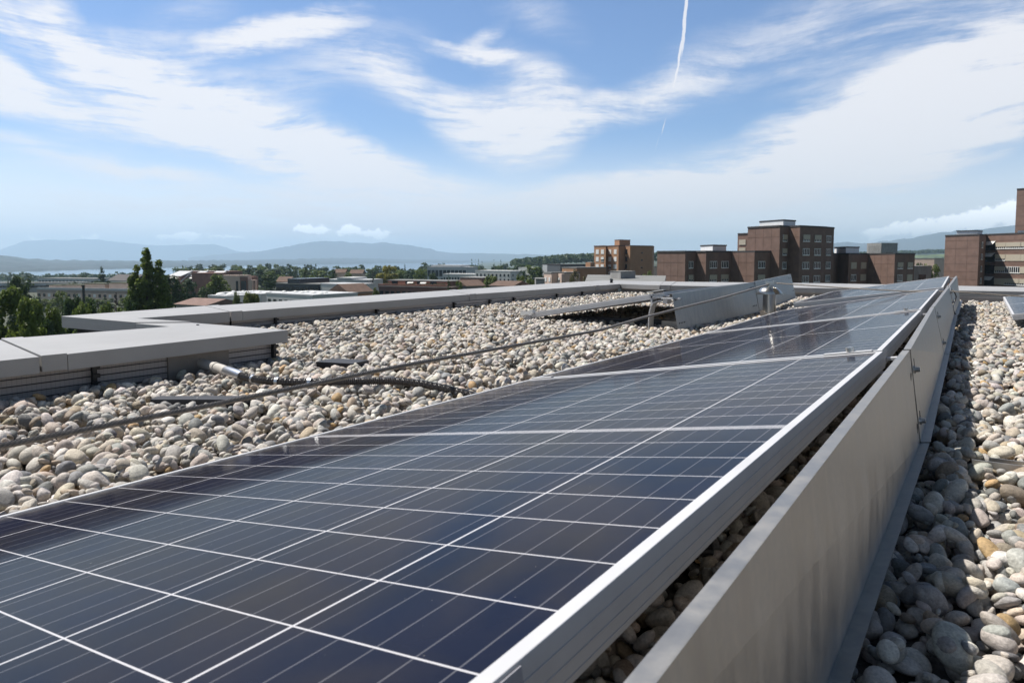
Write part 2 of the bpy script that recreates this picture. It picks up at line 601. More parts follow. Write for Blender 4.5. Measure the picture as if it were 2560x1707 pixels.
def far_land():
    """low wooded and built-up plain beyond the lake"""
    rng = np.random.default_rng(3)
    rows = 26
    cols = 260
    seg = np.cumsum(np.r_[0, np.hypot(*np.diff(SHORE, axis=0).T)])
    t = np.linspace(0, seg[-1], cols)
    r0 = np.interp(t, seg, SHORE[:, 0])
    f0 = np.interp(t, seg, SHORE[:, 1])
    V = []
    for i in range(rows):
        k = (i / (rows - 1)) ** 1.3
        dist = k * 3400
        nrm = np.stack([r0, f0], 1)
        nrm /= np.linalg.norm(nrm, axis=1)[:, None]
        rr = r0 + nrm[:, 0] * dist
        ff = f0 + nrm[:, 1] * dist
        D = np.hypot(rr, ff)
        bear = 1280 + FOC * rr / np.maximum(ff, 1)
        ytop = np.interp(bear, [-800, 0, 70, 134, 320, 600, 860, 1000, 1285, 1500], [630, 639, 648, 653, 654, 652, 646, 649, 654, 655])
        zt = (645 - ytop) / FOC * ff
        z = -61 + (zt + 61) * sstep(np.full_like(D, dist), 0, 3300) + rng.normal(0, 1.5 if i else 0, cols) * (1 + 2 * k) + (8 if i > 1 else 0) * rng.random(cols)
        p = CAM[None, :2] + rr[:, None] * R_AX[None, :2] + ff[:, None] * F_AX[None, :2]
        V.append(np.c_[p, z])
    V = np.concatenate(V)
    idx = np.arange(rows * cols).reshape(rows, cols)
    q = np.stack([idx[:-1, :-1], idx[:-1, 1:], idx[1:, 1:], idx[1:, :-1]], -1).reshape(-1, 4)
    me = bpy.data.meshes.new('far_shore')
    me.from_pydata(V.tolist(), [], q.tolist())
    o = bpy.data.objects.new('far_shore', me)
    COL.objects.link(o)
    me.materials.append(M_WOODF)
    tag(o, kind='structure')


far_land()


def ridge(name, prof, D, m, slope=2.6, jag=0.020, base=-60, seed=1, rows=14):
    """mountain with a crest profile (bearing, slope) at D metres, falling away both sides"""
    rng = np.random.default_rng(seed)
    prof = np.array(prof, float)
    xs = np.linspace(prof[0, 0], prof[-1, 0], 260)
    ys = np.interp(xs, prof[:, 0], prof[:, 1])
    H = (645 - ys) / FOC * D - base
    nz = np.convolve(rng.normal(0, 1, 260 + 6), np.ones(7) / 7, 'valid')
    V = []
    for i in range(rows):
        s = i / (rows - 1) * 2 - 1                      # -1 near foot, 0 crest, 1 far foot
        d = D + s * np.maximum(H.max(), 300) * slope
        prof_s = (1 - abs(s)) ** 0.85
        rug = rng.normal(0, 1, 260) * jag * H.max() * (0 if s == 0 else 1) * (1 - abs(s))
        rug = np.convolve(np.r_[rug[:2], rug, rug[-2:]], np.ones(5) / 5, 'valid') * 1.5
        z = base + H * prof_s + rug + (nz * H * jag if abs(s) < .5 else 0)
        if i in (0, rows - 1):
            z = np.full(260, base - 5.0)
        u = (xs - 1280) / FOC
        p = CAM[None, :2] + (u * d)[:, None] * R_AX[None, :2] + d * F_AX[None, :2]
        V.append(np.c_[p, z])
    V = np.concatenate(V)
    idx = np.arange(rows * 260).reshape(rows, 260)
    q = np.stack([idx[:-1, :-1], idx[:-1, 1:], idx[1:, 1:], idx[1:, :-1]], -1).reshape(-1, 4)
    me = bpy.data.meshes.new(name)
    me.from_pydata(V.tolist(), [], q.tolist())
    me.polygons.foreach_set('use_smooth', [True] * len(q))
    o = bpy.data.objects.new(name, me)
    COL.objects.link(o)
    me.materials.append(m)
    tag(o, kind='structure')


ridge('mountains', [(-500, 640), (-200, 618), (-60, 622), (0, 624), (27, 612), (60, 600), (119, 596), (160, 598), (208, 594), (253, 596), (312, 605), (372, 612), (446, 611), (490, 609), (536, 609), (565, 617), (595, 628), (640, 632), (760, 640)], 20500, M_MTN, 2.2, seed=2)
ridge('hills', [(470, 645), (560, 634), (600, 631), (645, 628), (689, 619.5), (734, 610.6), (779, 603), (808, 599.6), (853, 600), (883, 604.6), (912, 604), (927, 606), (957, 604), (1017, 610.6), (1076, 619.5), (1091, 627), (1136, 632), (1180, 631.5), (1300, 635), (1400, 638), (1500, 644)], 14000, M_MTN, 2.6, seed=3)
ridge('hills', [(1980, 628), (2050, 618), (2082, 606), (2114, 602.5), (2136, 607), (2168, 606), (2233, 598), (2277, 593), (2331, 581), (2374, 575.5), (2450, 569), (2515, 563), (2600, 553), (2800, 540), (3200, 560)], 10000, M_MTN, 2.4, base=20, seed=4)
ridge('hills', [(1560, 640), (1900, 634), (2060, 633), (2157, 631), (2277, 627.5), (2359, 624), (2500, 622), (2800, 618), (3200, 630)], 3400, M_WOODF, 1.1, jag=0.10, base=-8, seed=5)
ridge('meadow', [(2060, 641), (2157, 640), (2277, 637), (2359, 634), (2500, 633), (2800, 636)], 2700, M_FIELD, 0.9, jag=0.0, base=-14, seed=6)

# ------------------------------------------------------------------ buildings
M_BROWN = mat('brown_wall_panel', (0.225, 0.142, 0.112), 0.85, var=0.22, vscale=0.6)
M_BROWN2 = mat('brown_render', (0.150, 0.092, 0.070), 0.85, var=0.2, vscale=0.6)
M_ORANGE = mat('orange_render', (0.42, 0.235, 0.135), 0.85, var=0.12, vscale=0.5)
M_PINK = mat('pink_beige_render', (0.66, 0.50, 0.41), 0.85, var=0.12, vscale=0.3)
M_BRICK = mat('terracotta_brick', (0.26, 0.135, 0.10), 0.85, var=0.2, vscale=0.5)
M_WHITE = mat('white_render', (0.62, 0.62, 0.60), 0.8, var=0.06, vscale=0.4)
M_OFFW = mat('pale_grey_render', (0.52, 0.53, 0.54), 0.8, var=0.1, vscale=0.4)
M_CONC = mat('concrete', (0.33, 0.32, 0.31), 0.85, var=0.25, vscale=1.2, stretch=(1, 1, 0.3))
M_ROOFG = mat('flat_roof_grey', (0.22, 0.22, 0.21), 0.9, var=0.25, vscale=0.4)
M_ROOFD = mat('dark_roof', (0.07, 0.06, 0.06), 0.8, var=0.3, vscale=0.5)
M_TILE = mat('brown_roof_tile', (0.14, 0.085, 0.06), 0.85, var=0.3, vscale=0.8)
M_GLASSD = mat('dark_window_glass', (0.015, 0.02, 0.028), 0.12, spec=0.6)
M_GLASSB = mat('blue_glass_wall', (0.015, 0.022, 0.04), 0.2, spec=0.6)
M_FRAME = mat('white_window_frame', (0.82, 0.82, 0.80), 0.5)
M_BLIND = mat('beige_blind', (0.50, 0.45, 0.36), 0.7, var=0.1, vscale=3)
M_SHUT = mat('white_shutter', (0.78, 0.78, 0.76), 0.6)
M_AWN = mat('white_awning', (0.72, 0.71, 0.67), 0.7)
M_COPE = mat('roof_edge_metal', (0.06, 0.055, 0.055), 0.6)
M_GREENR = mat('green_roof', (0.10, 0.10, 0.05), 0.9, var=0.4, vscale=0.6)
M_PALEM = mat('pale_metal_cladding', (0.80, 0.80, 0.80), 0.55, 0.0, var=0.05, vscale=1, stretch=(1, 1, 0.1))

_mesh_cache = {}


def pane_mesh(w, h, t, m, key):
    k = (round(w, 2), round(h, 2), t, m.name, key)
    if k not in _mesh_cache:
        b_ = MB()
        if key == 'bars':
            fw = 0.10
            b_.box((0, 0, h / 2 - fw / 2), (w / 2, t, fw / 2))
            b_.box((0, 0, -h / 2 + fw / 2), (w / 2, t * 1.6, fw))
            nb = max(1, int(round(w / 0.62)))
            for i in range(nb + 1):
                xx = -w / 2 + fw / 2 + (w - fw) * i / nb
                b_.box((xx, 0, 0), (fw * (0.62 if 0 < i < nb else 0.5), t * 0.9, h / 2 - fw))
        elif key == 'sill':
            b_.box((0, 0, 0), (w / 2, t, h / 2))
        elif key == 'awn':
            b_.hexa([(-w / 2, 0, h), (w / 2, 0, h), (w / 2, 0.05, h + .05), (-w / 2, 0.05, h + .05)][:4], [(-w / 2, -h * 1.1, 0), (w / 2, -h * 1.1, 0), (w / 2, -h * 1.1 + .05, 0.06), (-w / 2, -h * 1.1 + .05, 0.06)])
        else:
            b_.box((0, 0, 0), (w / 2, t, h / 2))
        me = bpy.data.meshes.new(m.name)
        me.from_pydata(b_.v, [], b_.f)
        import bmesh
        bm = bmesh.new()
        bm.from_mesh(me)
        bmesh.ops.recalc_face_normals(bm, faces=bm.faces)
        bm.to_mesh(me)
        bm.free()
        me.materials.append(m)
        _mesh_cache[k] = me
    return _mesh_cache[k]


def put(name, me, parent, p, ang, off):
    """child at world point p, turned to a facade, pushed out by off"""
    o = bpy.data.objects.new(name, me)
    COL.objects.link(o)
    o.parent = parent
    q = Vector(tuple(map(float, p)))
    base = parent.location.copy()
    par = parent.parent
    if par is not None:                      # parent is a part turned like this one
        o.location = (0, off, off and 0)
        return o
    nrm = Vector((math.sin(ang), -math.cos(ang), 0))
    o.location = q - base + nrm * off
    o.rotation_euler = (0, 0, ang)
    return o


def window(parent, A, B, t, z, w, h, kind, glass=None):
    """A -> B left to right as seen from outside; t fraction; z centre height"""
    A = np.array(A[:2], float)
    B = np.array(B[:2], float)
    d = B - A
    ang = math.atan2(d[1], d[0])
    p = A + d * t
    P = (p[0], p[1], z)
    gl = glass or M_GLASSD
    if kind == 'bars':
        o = put('window', pane_mesh(w, h, 0.05, gl, 'p'), parent, P, ang, 0.03)
        f_ = bpy.data.objects.new('frame', pane_mesh(w, h, 0.05, M_FRAME, 'bars'))
        COL.objects.link(f_)
        f_.parent = o
        f_.location = (0, -0.03, 0)
    elif kind == 'blind':
        o = put('window', pane_mesh(w, h, 0.05, M_BLIND, 'p'), parent, P, ang, 0.06)
    elif kind == 'half':
        o = put('window', pane_mesh(w, h, 0.05, gl, 'p'), parent, P, ang, 0.03)
        for nm, me, z_, y_ in (('frame', pane_mesh(w, h, 0.05, M_FRAME, 'bars'), 0, -0.03), ('blind', pane_mesh(w, h * 0.66, 0.05, M_BLIND, 'p'), h * 0.17, -0.09)):
            f_ = bpy.data.objects.new(nm, me)
            COL.objects.link(f_)
            f_.parent = o
            f_.location = (0, y_, z_)
    elif kind == 'white':
        o = put('shutter', pane_mesh(w, h, 0.05, M_SHUT, 'p'), parent, P, ang, 0.06)
    elif kind == 'halfw':
        o = put('window', pane_mesh(w, h, 0.05, gl, 'p'), parent, P, ang, 0.03)
        for nm, me, z_, y_ in (('shutter', pane_mesh(w, h * 0.55, 0.05, M_SHUT, 'p'), h * 0.22, -0.09), ('sill', pane_mesh(w, 0.16, 0.09, M_SHUT, 'sill'), -h * 0.5, -0.06)):
            f_ = bpy.data.objects.new(nm, me)
            COL.objects.link(f_)
            f_.parent = o
            f_.location = (0, y_, z_)
    else:
        o = put('window', pane_mesh(w, h, 0.05, gl, 'p'), parent, P, ang, 0.03)
    return o


def ccw(poly):
    a = sum(poly[i][0] * poly[(i + 1) % len(poly)][1] - poly[(i + 1) % len(poly)][0] * poly[i][1] for i in range(len(poly)))
    return list(poly) if a > 0 else list(poly)[::-1]


def grow(poly, e):
    c = np.mean(np.array(poly), 0)
    return [tuple(np.array(p) + (np.array(p) - c) / np.linalg.norm(np.array(p) - c) * e) for p in poly]


def shell(parent, poly, z0, z1, m, roof=M_ROOFG, cope=M_COPE, name='wall', lip=0.35):
    poly = ccw([tuple(p[:2]) for p in poly])
    MB().prism(poly, z0, z1).build(name, m, parent)
    if roof is not None:
        MB().prism(grow(poly, 0.12), z1 + 0.01, z1 + lip).build('roof', cope, parent)


def G(p):
    """ground height below a world point"""
    v = np.array([p[0] - CAM[0], p[1] - CAM[1]])
    return float(terr_z(v @ R_AX[:2], max(v @ F_AX[:2], 1.0)))


def quad_plan(x0, D0, x1, D1, back):
    """front edge between two bearings, body going straight back from the viewer"""
    A = W(x0, D0, z=0)[:2]
    B = W(x1, D1, z=0)[:2]
    d = (B - A) / np.linalg.norm(B - A)
    nn = np.array([-d[1], d[0]])
    if nn @ F_AX[:2] < 0:
        nn = -nn
    return A, B, B + nn * back, A + nn * back


def simple_house(name, label, x0, D0, x1, D1, ytop, back, m, cat='building', storeys=None, cols=0, wk='dark', ww=1.2, wh=1.3, sh=2.8, first=1.7, roof=M_ROOFG, cope=None, group=None, extra=None, side=None):
    A, B, C_, D_ = quad_plan(x0, D0, x1, D1, back)
    c = (A + B + C_ + D_) / 4
    zt = Hy(ytop, (D0 + D1) / 2)
    z0 = min(G(A), G(B), G(C_), G(D_)) - 1
    root = thing(name, (c[0], c[1], G(c)), label, cat, group)
    shell(root, [A, B, C_, D_], z0, zt, m, roof, cope or roof or M_ROOFG)
    if storeys:
        for k in range(storeys):
            z = zt - first - k * sh
            for i in range(cols):
                t = (i + 0.5) / cols
                kd = wk if isinstance(wk, str) else wk[(i * 7 + k * 3) % len(wk)]
                window(root, A, B, t, z, ww, wh, kd)
            if side:
                S0, S1 = (B, C_) if side > 0 else (D_, A)
                for i in range(abs(side)):
                    window(root, S0, S1, (i + 0.5) / abs(side), z, ww, wh, wk if isinstance(wk, str) else wk[i % len(wk)])
    return root, A, B, C_, D_, zt


def facade_windows(root, A, B, zs, spec):
    """spec: list per storey of (t, w, kind)"""
    for z, row in zip(zs, spec):
        for t, w, k in row:
            window(root, A, B, t, z, w, 1.5, k)


# --- brown apartment complex
def brown_complex():
    D0 = 140.0
    root = thing('apartment_building', W(1880, 150, z=-20), 'brown stepped apartment block with a central tower and pale roof boxes', 'building')
    zr = Hy(631, 142)
    # plan of the front, left to right (bearing, distance): blank walls come nearer, window bays go back
    P = [(1643, 147), (1713, 140.5), (1740, 143.3), (1765, 140.6), (1828, 146.5), (1886, 141), (1952, 147.5), (1966, 146)]
    pts = [W(x, D, z=0)[:2] for x, D in P]
    back = [W(1990, 165, z=0)[:2], W(1655, 170, z=0)[:2]]
    shell(root, pts + back, -22, zr, M_BROWN)
    rows = [Hy(662, 142), Hy(696, 142), Hy(730, 142)]
    facade_windows(root, pts[1], pts[2], rows, [[(.52, 1.7, 'bars')], [(.52, 1.7, 'half')], [(.52, 1.7, 'bars')]])
    facade_windows(root, pts[3], pts[4], rows, [[(.28, 2.6, 'bars'), (.74, 2.6, 'bars')], [(.28, 2.6, 'half'), (.74, 2.6, 'half')], [(.28, 2.6, 'bars'), (.74, 2.6, 'blind')]])
    facade_windows(root, pts[5], pts[6], rows, [[(.26, 2.6, 'bars'), (.73, 2.6, 'blind')], [(.26, 2.6, 'half'), (.73, 2.6, 'blind')], [(.26, 2.6, 'bars'), (.73, 2.6, 'bars')]])
    # tower
    zt = Hy(568, 144)
    T = [(1868, 150.5), (1948, 143.0), (1971, 146.0), (1998, 143.2), (2056, 148.6), (2083, 152.8)]
    tp = [W(x, D, z=0)[:2] for x, D in T]
    shell(root, tp + [W(2080, 166, z=0)[:2], W(1880, 168, z=0)[:2]], -22, zt, M_BROWN, name='tower_wall')
    r5 = [Hy(596 + 34 * i, 145) for i in range(5)]
    facade_windows(root, tp[1], tp[2], r5, [[(.55, 1.9, 'half')], [(.55, 1.9, 'half')], [(.55, 1.9, 'bars')], [(.55, 1.9, 'bars')], [(.55, 1.9, 'bars')]])
    facade_windows(root, tp[3], tp[4], r5, [[(.27, 2.6, 'half'), (.76, 2.6, 'half')], [(.27, 2.6, 'bars'), (.76, 2.6, 'bars')], [(.27, 2.6, 'bars'), (.76, 2.6, 'bars')], [(.27, 2.6, 'bars'), (.76, 2.6, 'bars')], [(.27, 2.6, 'bars'), (.76, 2.6, 'half')]])
    facade_windows(root, tp[4], tp[5], r5, [[(.5, 2.6, 'bars')], [(.5, 2.6, 'bars')], [(.5, 2.6, 'bars')], [(.5, 2.6, 'bars')], [(.5, 2.6, 'blind')]])
    # left back wing of the tower
    q = [W(1843, 158, z=0)[:2], W(1868, 155.5, z=0)[:2], W(1890, 168, z=0)[:2], W(1860, 172, z=0)[:2]]
    zb = Hy(587, 157)
    shell(root, q, -22, zb, M_BROWN, name='wing_wall')
    for i in range(2):
        window(root, q[0], q[1], .5, Hy(606 + 20 * i, 157), 1.9, 1.0 + 0.2, 'blind')
    # roof boxes
    for x0, x1, yt, D, mm in ((1751, 1815, 615, 152, M_PALEM), (1897, 1986, 552.5, 152, M_PALEM), (2085, 2147, 619.5, 160, M_PALEM)):
        xm = x0 + (x1 - x0) * (0.47 if x0 != 1897 else 0.66)
        a, b_, c_ = W(x0, D + 7, z=0)[:2], W(xm, D, z=0)[:2], W(x1, D + 3.2, z=0)[:2]
        d_ = a + c_ - b_
        zz = Hy(yt, D)
        zlo = zr - 0.3 if x0 != 1897 else zt - .3
        MB().prism(ccw([tuple(a), tuple(b_), tuple(c_), tuple(d_)]), zlo - 1.0, zz).build('roof_box', mm, root)
        MB().prism(grow(ccw([tuple(a), tuple(b_), tuple(c_), tuple(d_)]), .15), zz + .01, zz + .3).build('box_lid', M_COPE, root)
    # right low wing
    zr2 = Hy(636.5, 152)
    Q = [(2083, 154), (2097, 158), (2122, 153), (2171, 158), (2237, 151), (2287, 156)]
    qp = [W(x, D, z=0)[:2] for x, D in Q]
    shell(root, qp + [W(2280, 170, z=0)[:2], W(2090, 176, z=0)[:2]], -22, zr2, M_BROWN, name='wing_wall')
    rr = [Hy(664, 154), Hy(694.5, 154), Hy(724, 154)]
    facade_windows(root, qp[2], qp[3], rr, [[(.25, 2.3, 'blind'), (.75, 2.3, 'blind')], [(.25, 2.3, 'bars'), (.75, 2.3, 'blind')], [(.25, 2.3, 'bars'), (.75, 2.3, 'bars')]])
    facade_windows(root, qp[4], qp[5], rr, [[(.27, 2.3, 'half'), (.76, 2.3, 'half')], [(.27, 2.3, 'bars'), (.76, 2.3, 'blind')], [(.27, 2.3, 'bars'), (.76, 2.3, 'bars')]])
    # panel joints on the blank walls
    for (a, b_), zz in (((pts[0], pts[1]), zr), ((pts[4], pts[5]), zr), ((qp[3], qp[4]), zr2), ((tp[0], tp[1]), zt), ((pts[2], pts[3]), zr), ((tp[2], tp[3]), zt)):
        j = MB()
        d = np.array([*(b_ - a), 0.0])
        L = np.linalg.norm(d)
        d /= L
        nn = np.array([d[1], -d[0], 0])
        k = 0
        z = zz - 2.1
        while z > zz - 16:
            j.box(np.array([*(a + b_) / 2, z]) + nn * 0.012, (L / 2 - .05, 0.012, 0.02), [d, nn, (0, 0, 1)])
            z -= 2.85
        nv = int(L // 1.75)
        for i in range(1, nv):
            j.box(np.array([*(a + d[:2] * L * i / nv), zz - 8]) + nn * 0.012, (0.015, 0.010, 7.9), [d, nn, (0, 0, 1)])
        j.build('panel_joints', M_BROWN2, root)


brown_complex()


# --- right brown slab with awnings and the tower behind
def right_block():
    root = thing('apartment_building', W(2470, 178, z=-20), 'brown apartment block at the right with beige blinds and white awnings, blank panelled end wall', 'building')
    zt = Hy(590, 172)
    A, B, C_ = W(2361, 176, z=0)[:2], W(2446, 167.5, z=0)[:2], W(2461, 172, z=0)[:2]
    shell(root, [A, B, C_, W(2480, 190, z=0)[:2], W(2380, 196, z=0)[:2]], -22, zt, M_BROWN, name='end_wall')
    E0, E1 = W(2458, 175, z=0)[:2], W(2700, 150, z=0)[:2]
    zt2 = Hy(588.5, 174)
    shell(root, [E0, E1, W(2745, 168, z=0)[:2], W(2480, 192, z=0)[:2]], -22, zt2, M_BROWN)
    L = np.linalg.norm(E1 - E0)
    for k in range(5):
        z = Hy(615 + 29.3 * k, 172)
        def T(x):
            # fraction along the facade of a bearing
            u = (x - 1280) / FOC
            d = R_AX[:2] * u + F_AX[:2]
            M2 = np.array([d, -(E1 - E0)]).T
            s = np.linalg.solve(M2, E0 - CAM[:2])
            return s[1]
        ks = [['half', 'half', 'half', 'blind'], ['half', 'blind', 'blind', 'blind'], ['half', 'bars', 'blind', 'half'], ['blind', 'half', 'half', 'half'], ['bars', 'half', 'blind', 'bars']][k]
        window(root, E0, E1, T(2501), z, 2.9, 1.6, ks[0])
        window(root, E0, E1, T(2533), z, 4.2, 1.6, ks[1])
        window(root, E0, E1, T(2566), z, 3.2, 1.6, ks[2])
        window(root, E0, E1, T(2600), z, 3.2, 1.6, ks[3])
        o = window(root, E0, E1, T(2476), z - 0.1, 2.9, 2.4, 'dark')
        o.name = 'balcony_opening'
        if k in (0, 1, 3, 4):
            t = T(2475)
            p = E0 + (E1 - E0) * t
            d = E1 - E0
            put('awning', pane_mesh(2.9, 0.9, 0.05, M_AWN, 'awn'), root, (p[0], p[1], z + 0.25), math.atan2(d[1], d[0]), 0.1)
        zz = z - 1.35
        p = E0 + (E1 - E0) * T(2476)
        put('balcony_rail', pane_mesh(3.1, 0.5, 0.06, M_BROWN2, 'p'), root, (p[0], p[1], zz), math.atan2(*(E1 - E0)[::-1]), 0.12)
        window(root, B, C_, .5, z + .2, 1.4, 1.5, 'bars')
    j = MB()
    for (a, b_), n_ in (((A, B), 4), ((E0, E1), 12)):
        d = np.array([*(b_ - a), 0.0])
        Ln = np.linalg.norm(d)
        d /= Ln
        nn = np.array([d[1], -d[0], 0])
        for k in range(6):
            j.box(np.array([*(a + b_) / 2, Hy(602 + 19.2 * (k * 1.5 if n_ == 12 else k), 172)]) + nn * .012, (Ln / 2 - .05, .012, .025), [d, nn, (0, 0, 1)])
        for i in range(1, 3 if n_ == 4 else 1):
            j.box(np.array([*(a + d[:2] * Ln * i / 3), zt - 8]) + nn * .012, (.015, .010, 7.8), [d, nn, (0, 0, 1)])
    j.build('panel_joints', M_BROWN2, root)
    a, b_, c_ = W(2389, 178, z=0)[:2], W(2440, 175, z=0)[:2], W(2453, 179, z=0)[:2]
    d_ = a + c_ - b_
    zz = Hy(579, 177)
    MB().prism(ccw([tuple(a), tuple(b_), tuple(c_), tuple(d_)]), zt - 1, zz).build('roof_box', M_PALEM, root)
    MB().prism(grow(ccw([tuple(a), tuple(b_), tuple(c_), tuple(d_)]), .15), zz + .01, zz + .25).build('box_lid', M_COPE, root)
    # tall tower behind
    t = thing('tower_block', W(2600, 200, z=-20), 'tall brown panelled tower rising behind the block with awnings, cut by the right edge', 'building')
    zt3 = Hy(472, 196)
    A3, B3 = W(2534, 201, z=0)[:2], W(2680, 188, z=0)[:2]
    shell(t, [A3, B3, W(2760, 205, z=0)[:2], W(2560, 222, z=0)[:2]], -22, zt3, M_BROWN)
    j = MB()
    d = np.array([*(B3 - A3), 0.0])
    Ln = np.linalg.norm(d)
    d /= Ln
    nn = np.array([d[1], -d[0], 0])
    for k in range(10):
        j.box(np.array([*(A3 + B3) / 2, zt3 - 1.9 - k * 2.9]) + nn * .012, (Ln / 2 - .05, .012, .025), [d, nn, (0, 0, 1)])
    j.build('panel_joints', M_BROWN2, t)
    q = [W(2541, 190, z=0)[:2], W(2640, 186, z=0)[:2], W(2650, 194, z=0)[:2], W(2548, 196, z=0)[:2]]
    MB().prism(ccw([tuple(p) for p in q]), zt2 - 1, Hy(577, 189)).build('roof_box', M_PALEM, t)


right_block()


# --- orange slab
def orange_block():
    root = thing('apartment_building', W(1550, 262, z=-20), 'orange apartment block with white shutters in two columns and a rooftop box', 'building')
    zt = Hy(615.5, 258)
    V = [(1485, 268), (1514, 262), (1516, 266), (1546, 259), (1562, 262), (1575, 259), (1631, 267)]
    p = [W(x, D, z=0)[:2] for x, D in V]
    poly = [p[0], p[1], p[2], p[3], p[4], p[5], p[6], W(1635, 285, z=0)[:2], W(1500, 290, z=0)[:2]]
    shell(root, poly, -22, zt, M_ORANGE, cope=M_BROWN2)
    for k in range(5):
        z = Hy(629.5 + 18.5 * k, 262)
        window(root, p[0], p[1], .3, z, 1.75, 1.75, ['white', 'white', 'white', 'white', 'halfw'][k])
        window(root, p[0], p[1], .74, z, 1.75, 1.75, ['white', 'halfw', 'halfw', 'white', 'white'][k])
        window(root, p[2], p[3], .3, z, 1.75, 1.75, ['white', 'white', 'halfw', 'halfw', 'dark'][k])
        window(root, p[2], p[3], .75, z, 1.75, 1.75, 'white')
        if k < 4:
            window(root, p[4], p[5], .3, z, 1.2, 1.8, 'dark')
            window(root, p[5], p[6], .52, z - .4, .9, .45, 'dark')
    a, b_, c_ = W(1536, 270, z=0)[:2], W(1548, 266, z=0)[:2], W(1575, 270, z=0)[:2]
    MB().prism(ccw([tuple(a), tuple(b_), tuple(c_), tuple(a + c_ - b_)]), zt - 1, Hy(601, 268)).build('roof_box', M_ORANGE, root)
    MB().prism(grow(ccw([tuple(a), tuple(b_), tuple(c_), tuple(a + c_ - b_)]), .1), Hy(601, 268) + .01, Hy(601, 268) + .25).build('box_lid', M_BROWN2, root)
    # lower orange neighbours
    r2, A, B, C_, D_, z2 = simple_house('apartment_building', 'low orange apartment wing behind the flowering tree, one storey showing', 1405, 232, 1442, 224, 670.5, 12, M_ORANGE, storeys=2, cols=2, wk='white', ww=1.5, wh=1.5, first=1.9)
    q = [W(1442, 224, z=0)[:2], W(1490, 236, z=0)[:2], W(1492, 246, z=0)[:2], W(1450, 240, z=0)[:2]]
    MB().prism(ccw([tuple(x) for x in q]), -22, Hy(671, 230)).build('side_wall', M_ORANGE, r2)
    q = [W(1464, 238, z=0)[:2], W(1476, 236, z=0)[:2], W(1487, 240, z=0)[:2], W(1475, 243, z=0)[:2]]
    MB().prism(ccw([tuple(x) for x in q]), -22, Hy(656, 238)).build('roof_box', M_ORANGE, r2)
    r3, A, B, C_, D_, z3 = simple_house('apartment_building', 'small salmon apartment wing with four white shutters, left of the low orange wing', 1360, 205, 1379, 201, 683.5, 10, M_PINK, storeys=2, cols=2, wk='white', ww=.95, wh=1.25, first=1.8)
    q = [W(1383, 206, z=0)[:2], W(1404, 199, z=0)[:2], W(1420, 206, z=0)[:2], W(1395, 215, z=0)[:2]]
    MB().prism(ccw([tuple(x) for x in q]), -22, Hy(683.8, 203)).build('side_wall', M_PINK, r3)
    for k in range(2):
        window(r3, q[0], q[1], .28, Hy(683.8, 203) - 1.8 - 2.8 * k, 1.0, 1.25, 'halfw')
        window(r3, q[0], q[1], .75, Hy(683.8, 203) - 1.8 - 2.8 * k, 1.0, 1.25, 'halfw')
    simple_house('warehouse', 'plain blue grey metal block behind the salmon wing', 1368, 330, 1401, 322, 662.5, 20, mat('blue_grey_cladding', (.12, .13, .145), .7, var=.1, vscale=.3), cope=M_ROOFD)
    simple_house('warehouse', 'long low grey roof in front of the wooded ridge', 1400, 420, 1465, 430, 662, 20, M_OFFW, cope=M_ROOFD)


orange_block()

# --- neighbouring flat roof with its concrete box, just past the parapet
def neighbour_roof():
    root = thing('building', W(1560, 50, z=-20), 'low grey flat roof just past the parapet with a pale concrete box on it', 'building')
    q = [W(1462, 46, z=0)[:2], W(1660, 44, z=0)[:2], W(1665, 66, z=0)[:2], W(1470, 70, z=0)[:2]]
    MB().prism(ccw([tuple(p) for p in q]), -21, Hy(697, 60)).build('wall', M_CONC, root)
    MB().prism(grow(ccw([tuple(p) for p in q]), .1), Hy(697, 60) + .01, Hy(697, 60) + .12).build('roof', M_ROOFG, root)
    a, b_, c_ = W(1526, 58, z=0)[:2], W(1552, 56, z=0)[:2], W(1589, 58, z=0)[:2]
    MB().prism(ccw([tuple(a), tuple(b_), tuple(c_), tuple(a + c_ - b_)]), Hy(697, 60) + .13, Hy(679.5, 57)).build('roof_box', M_CONC, root)
    MB().prism(grow(ccw([tuple(a), tuple(b_), tuple(c_), tuple(a + c_ - b_)]), .05), Hy(679.5, 57) + .01, Hy(678, 57)).build('box_lid', M_ROOFG, root)


neighbour_roof()


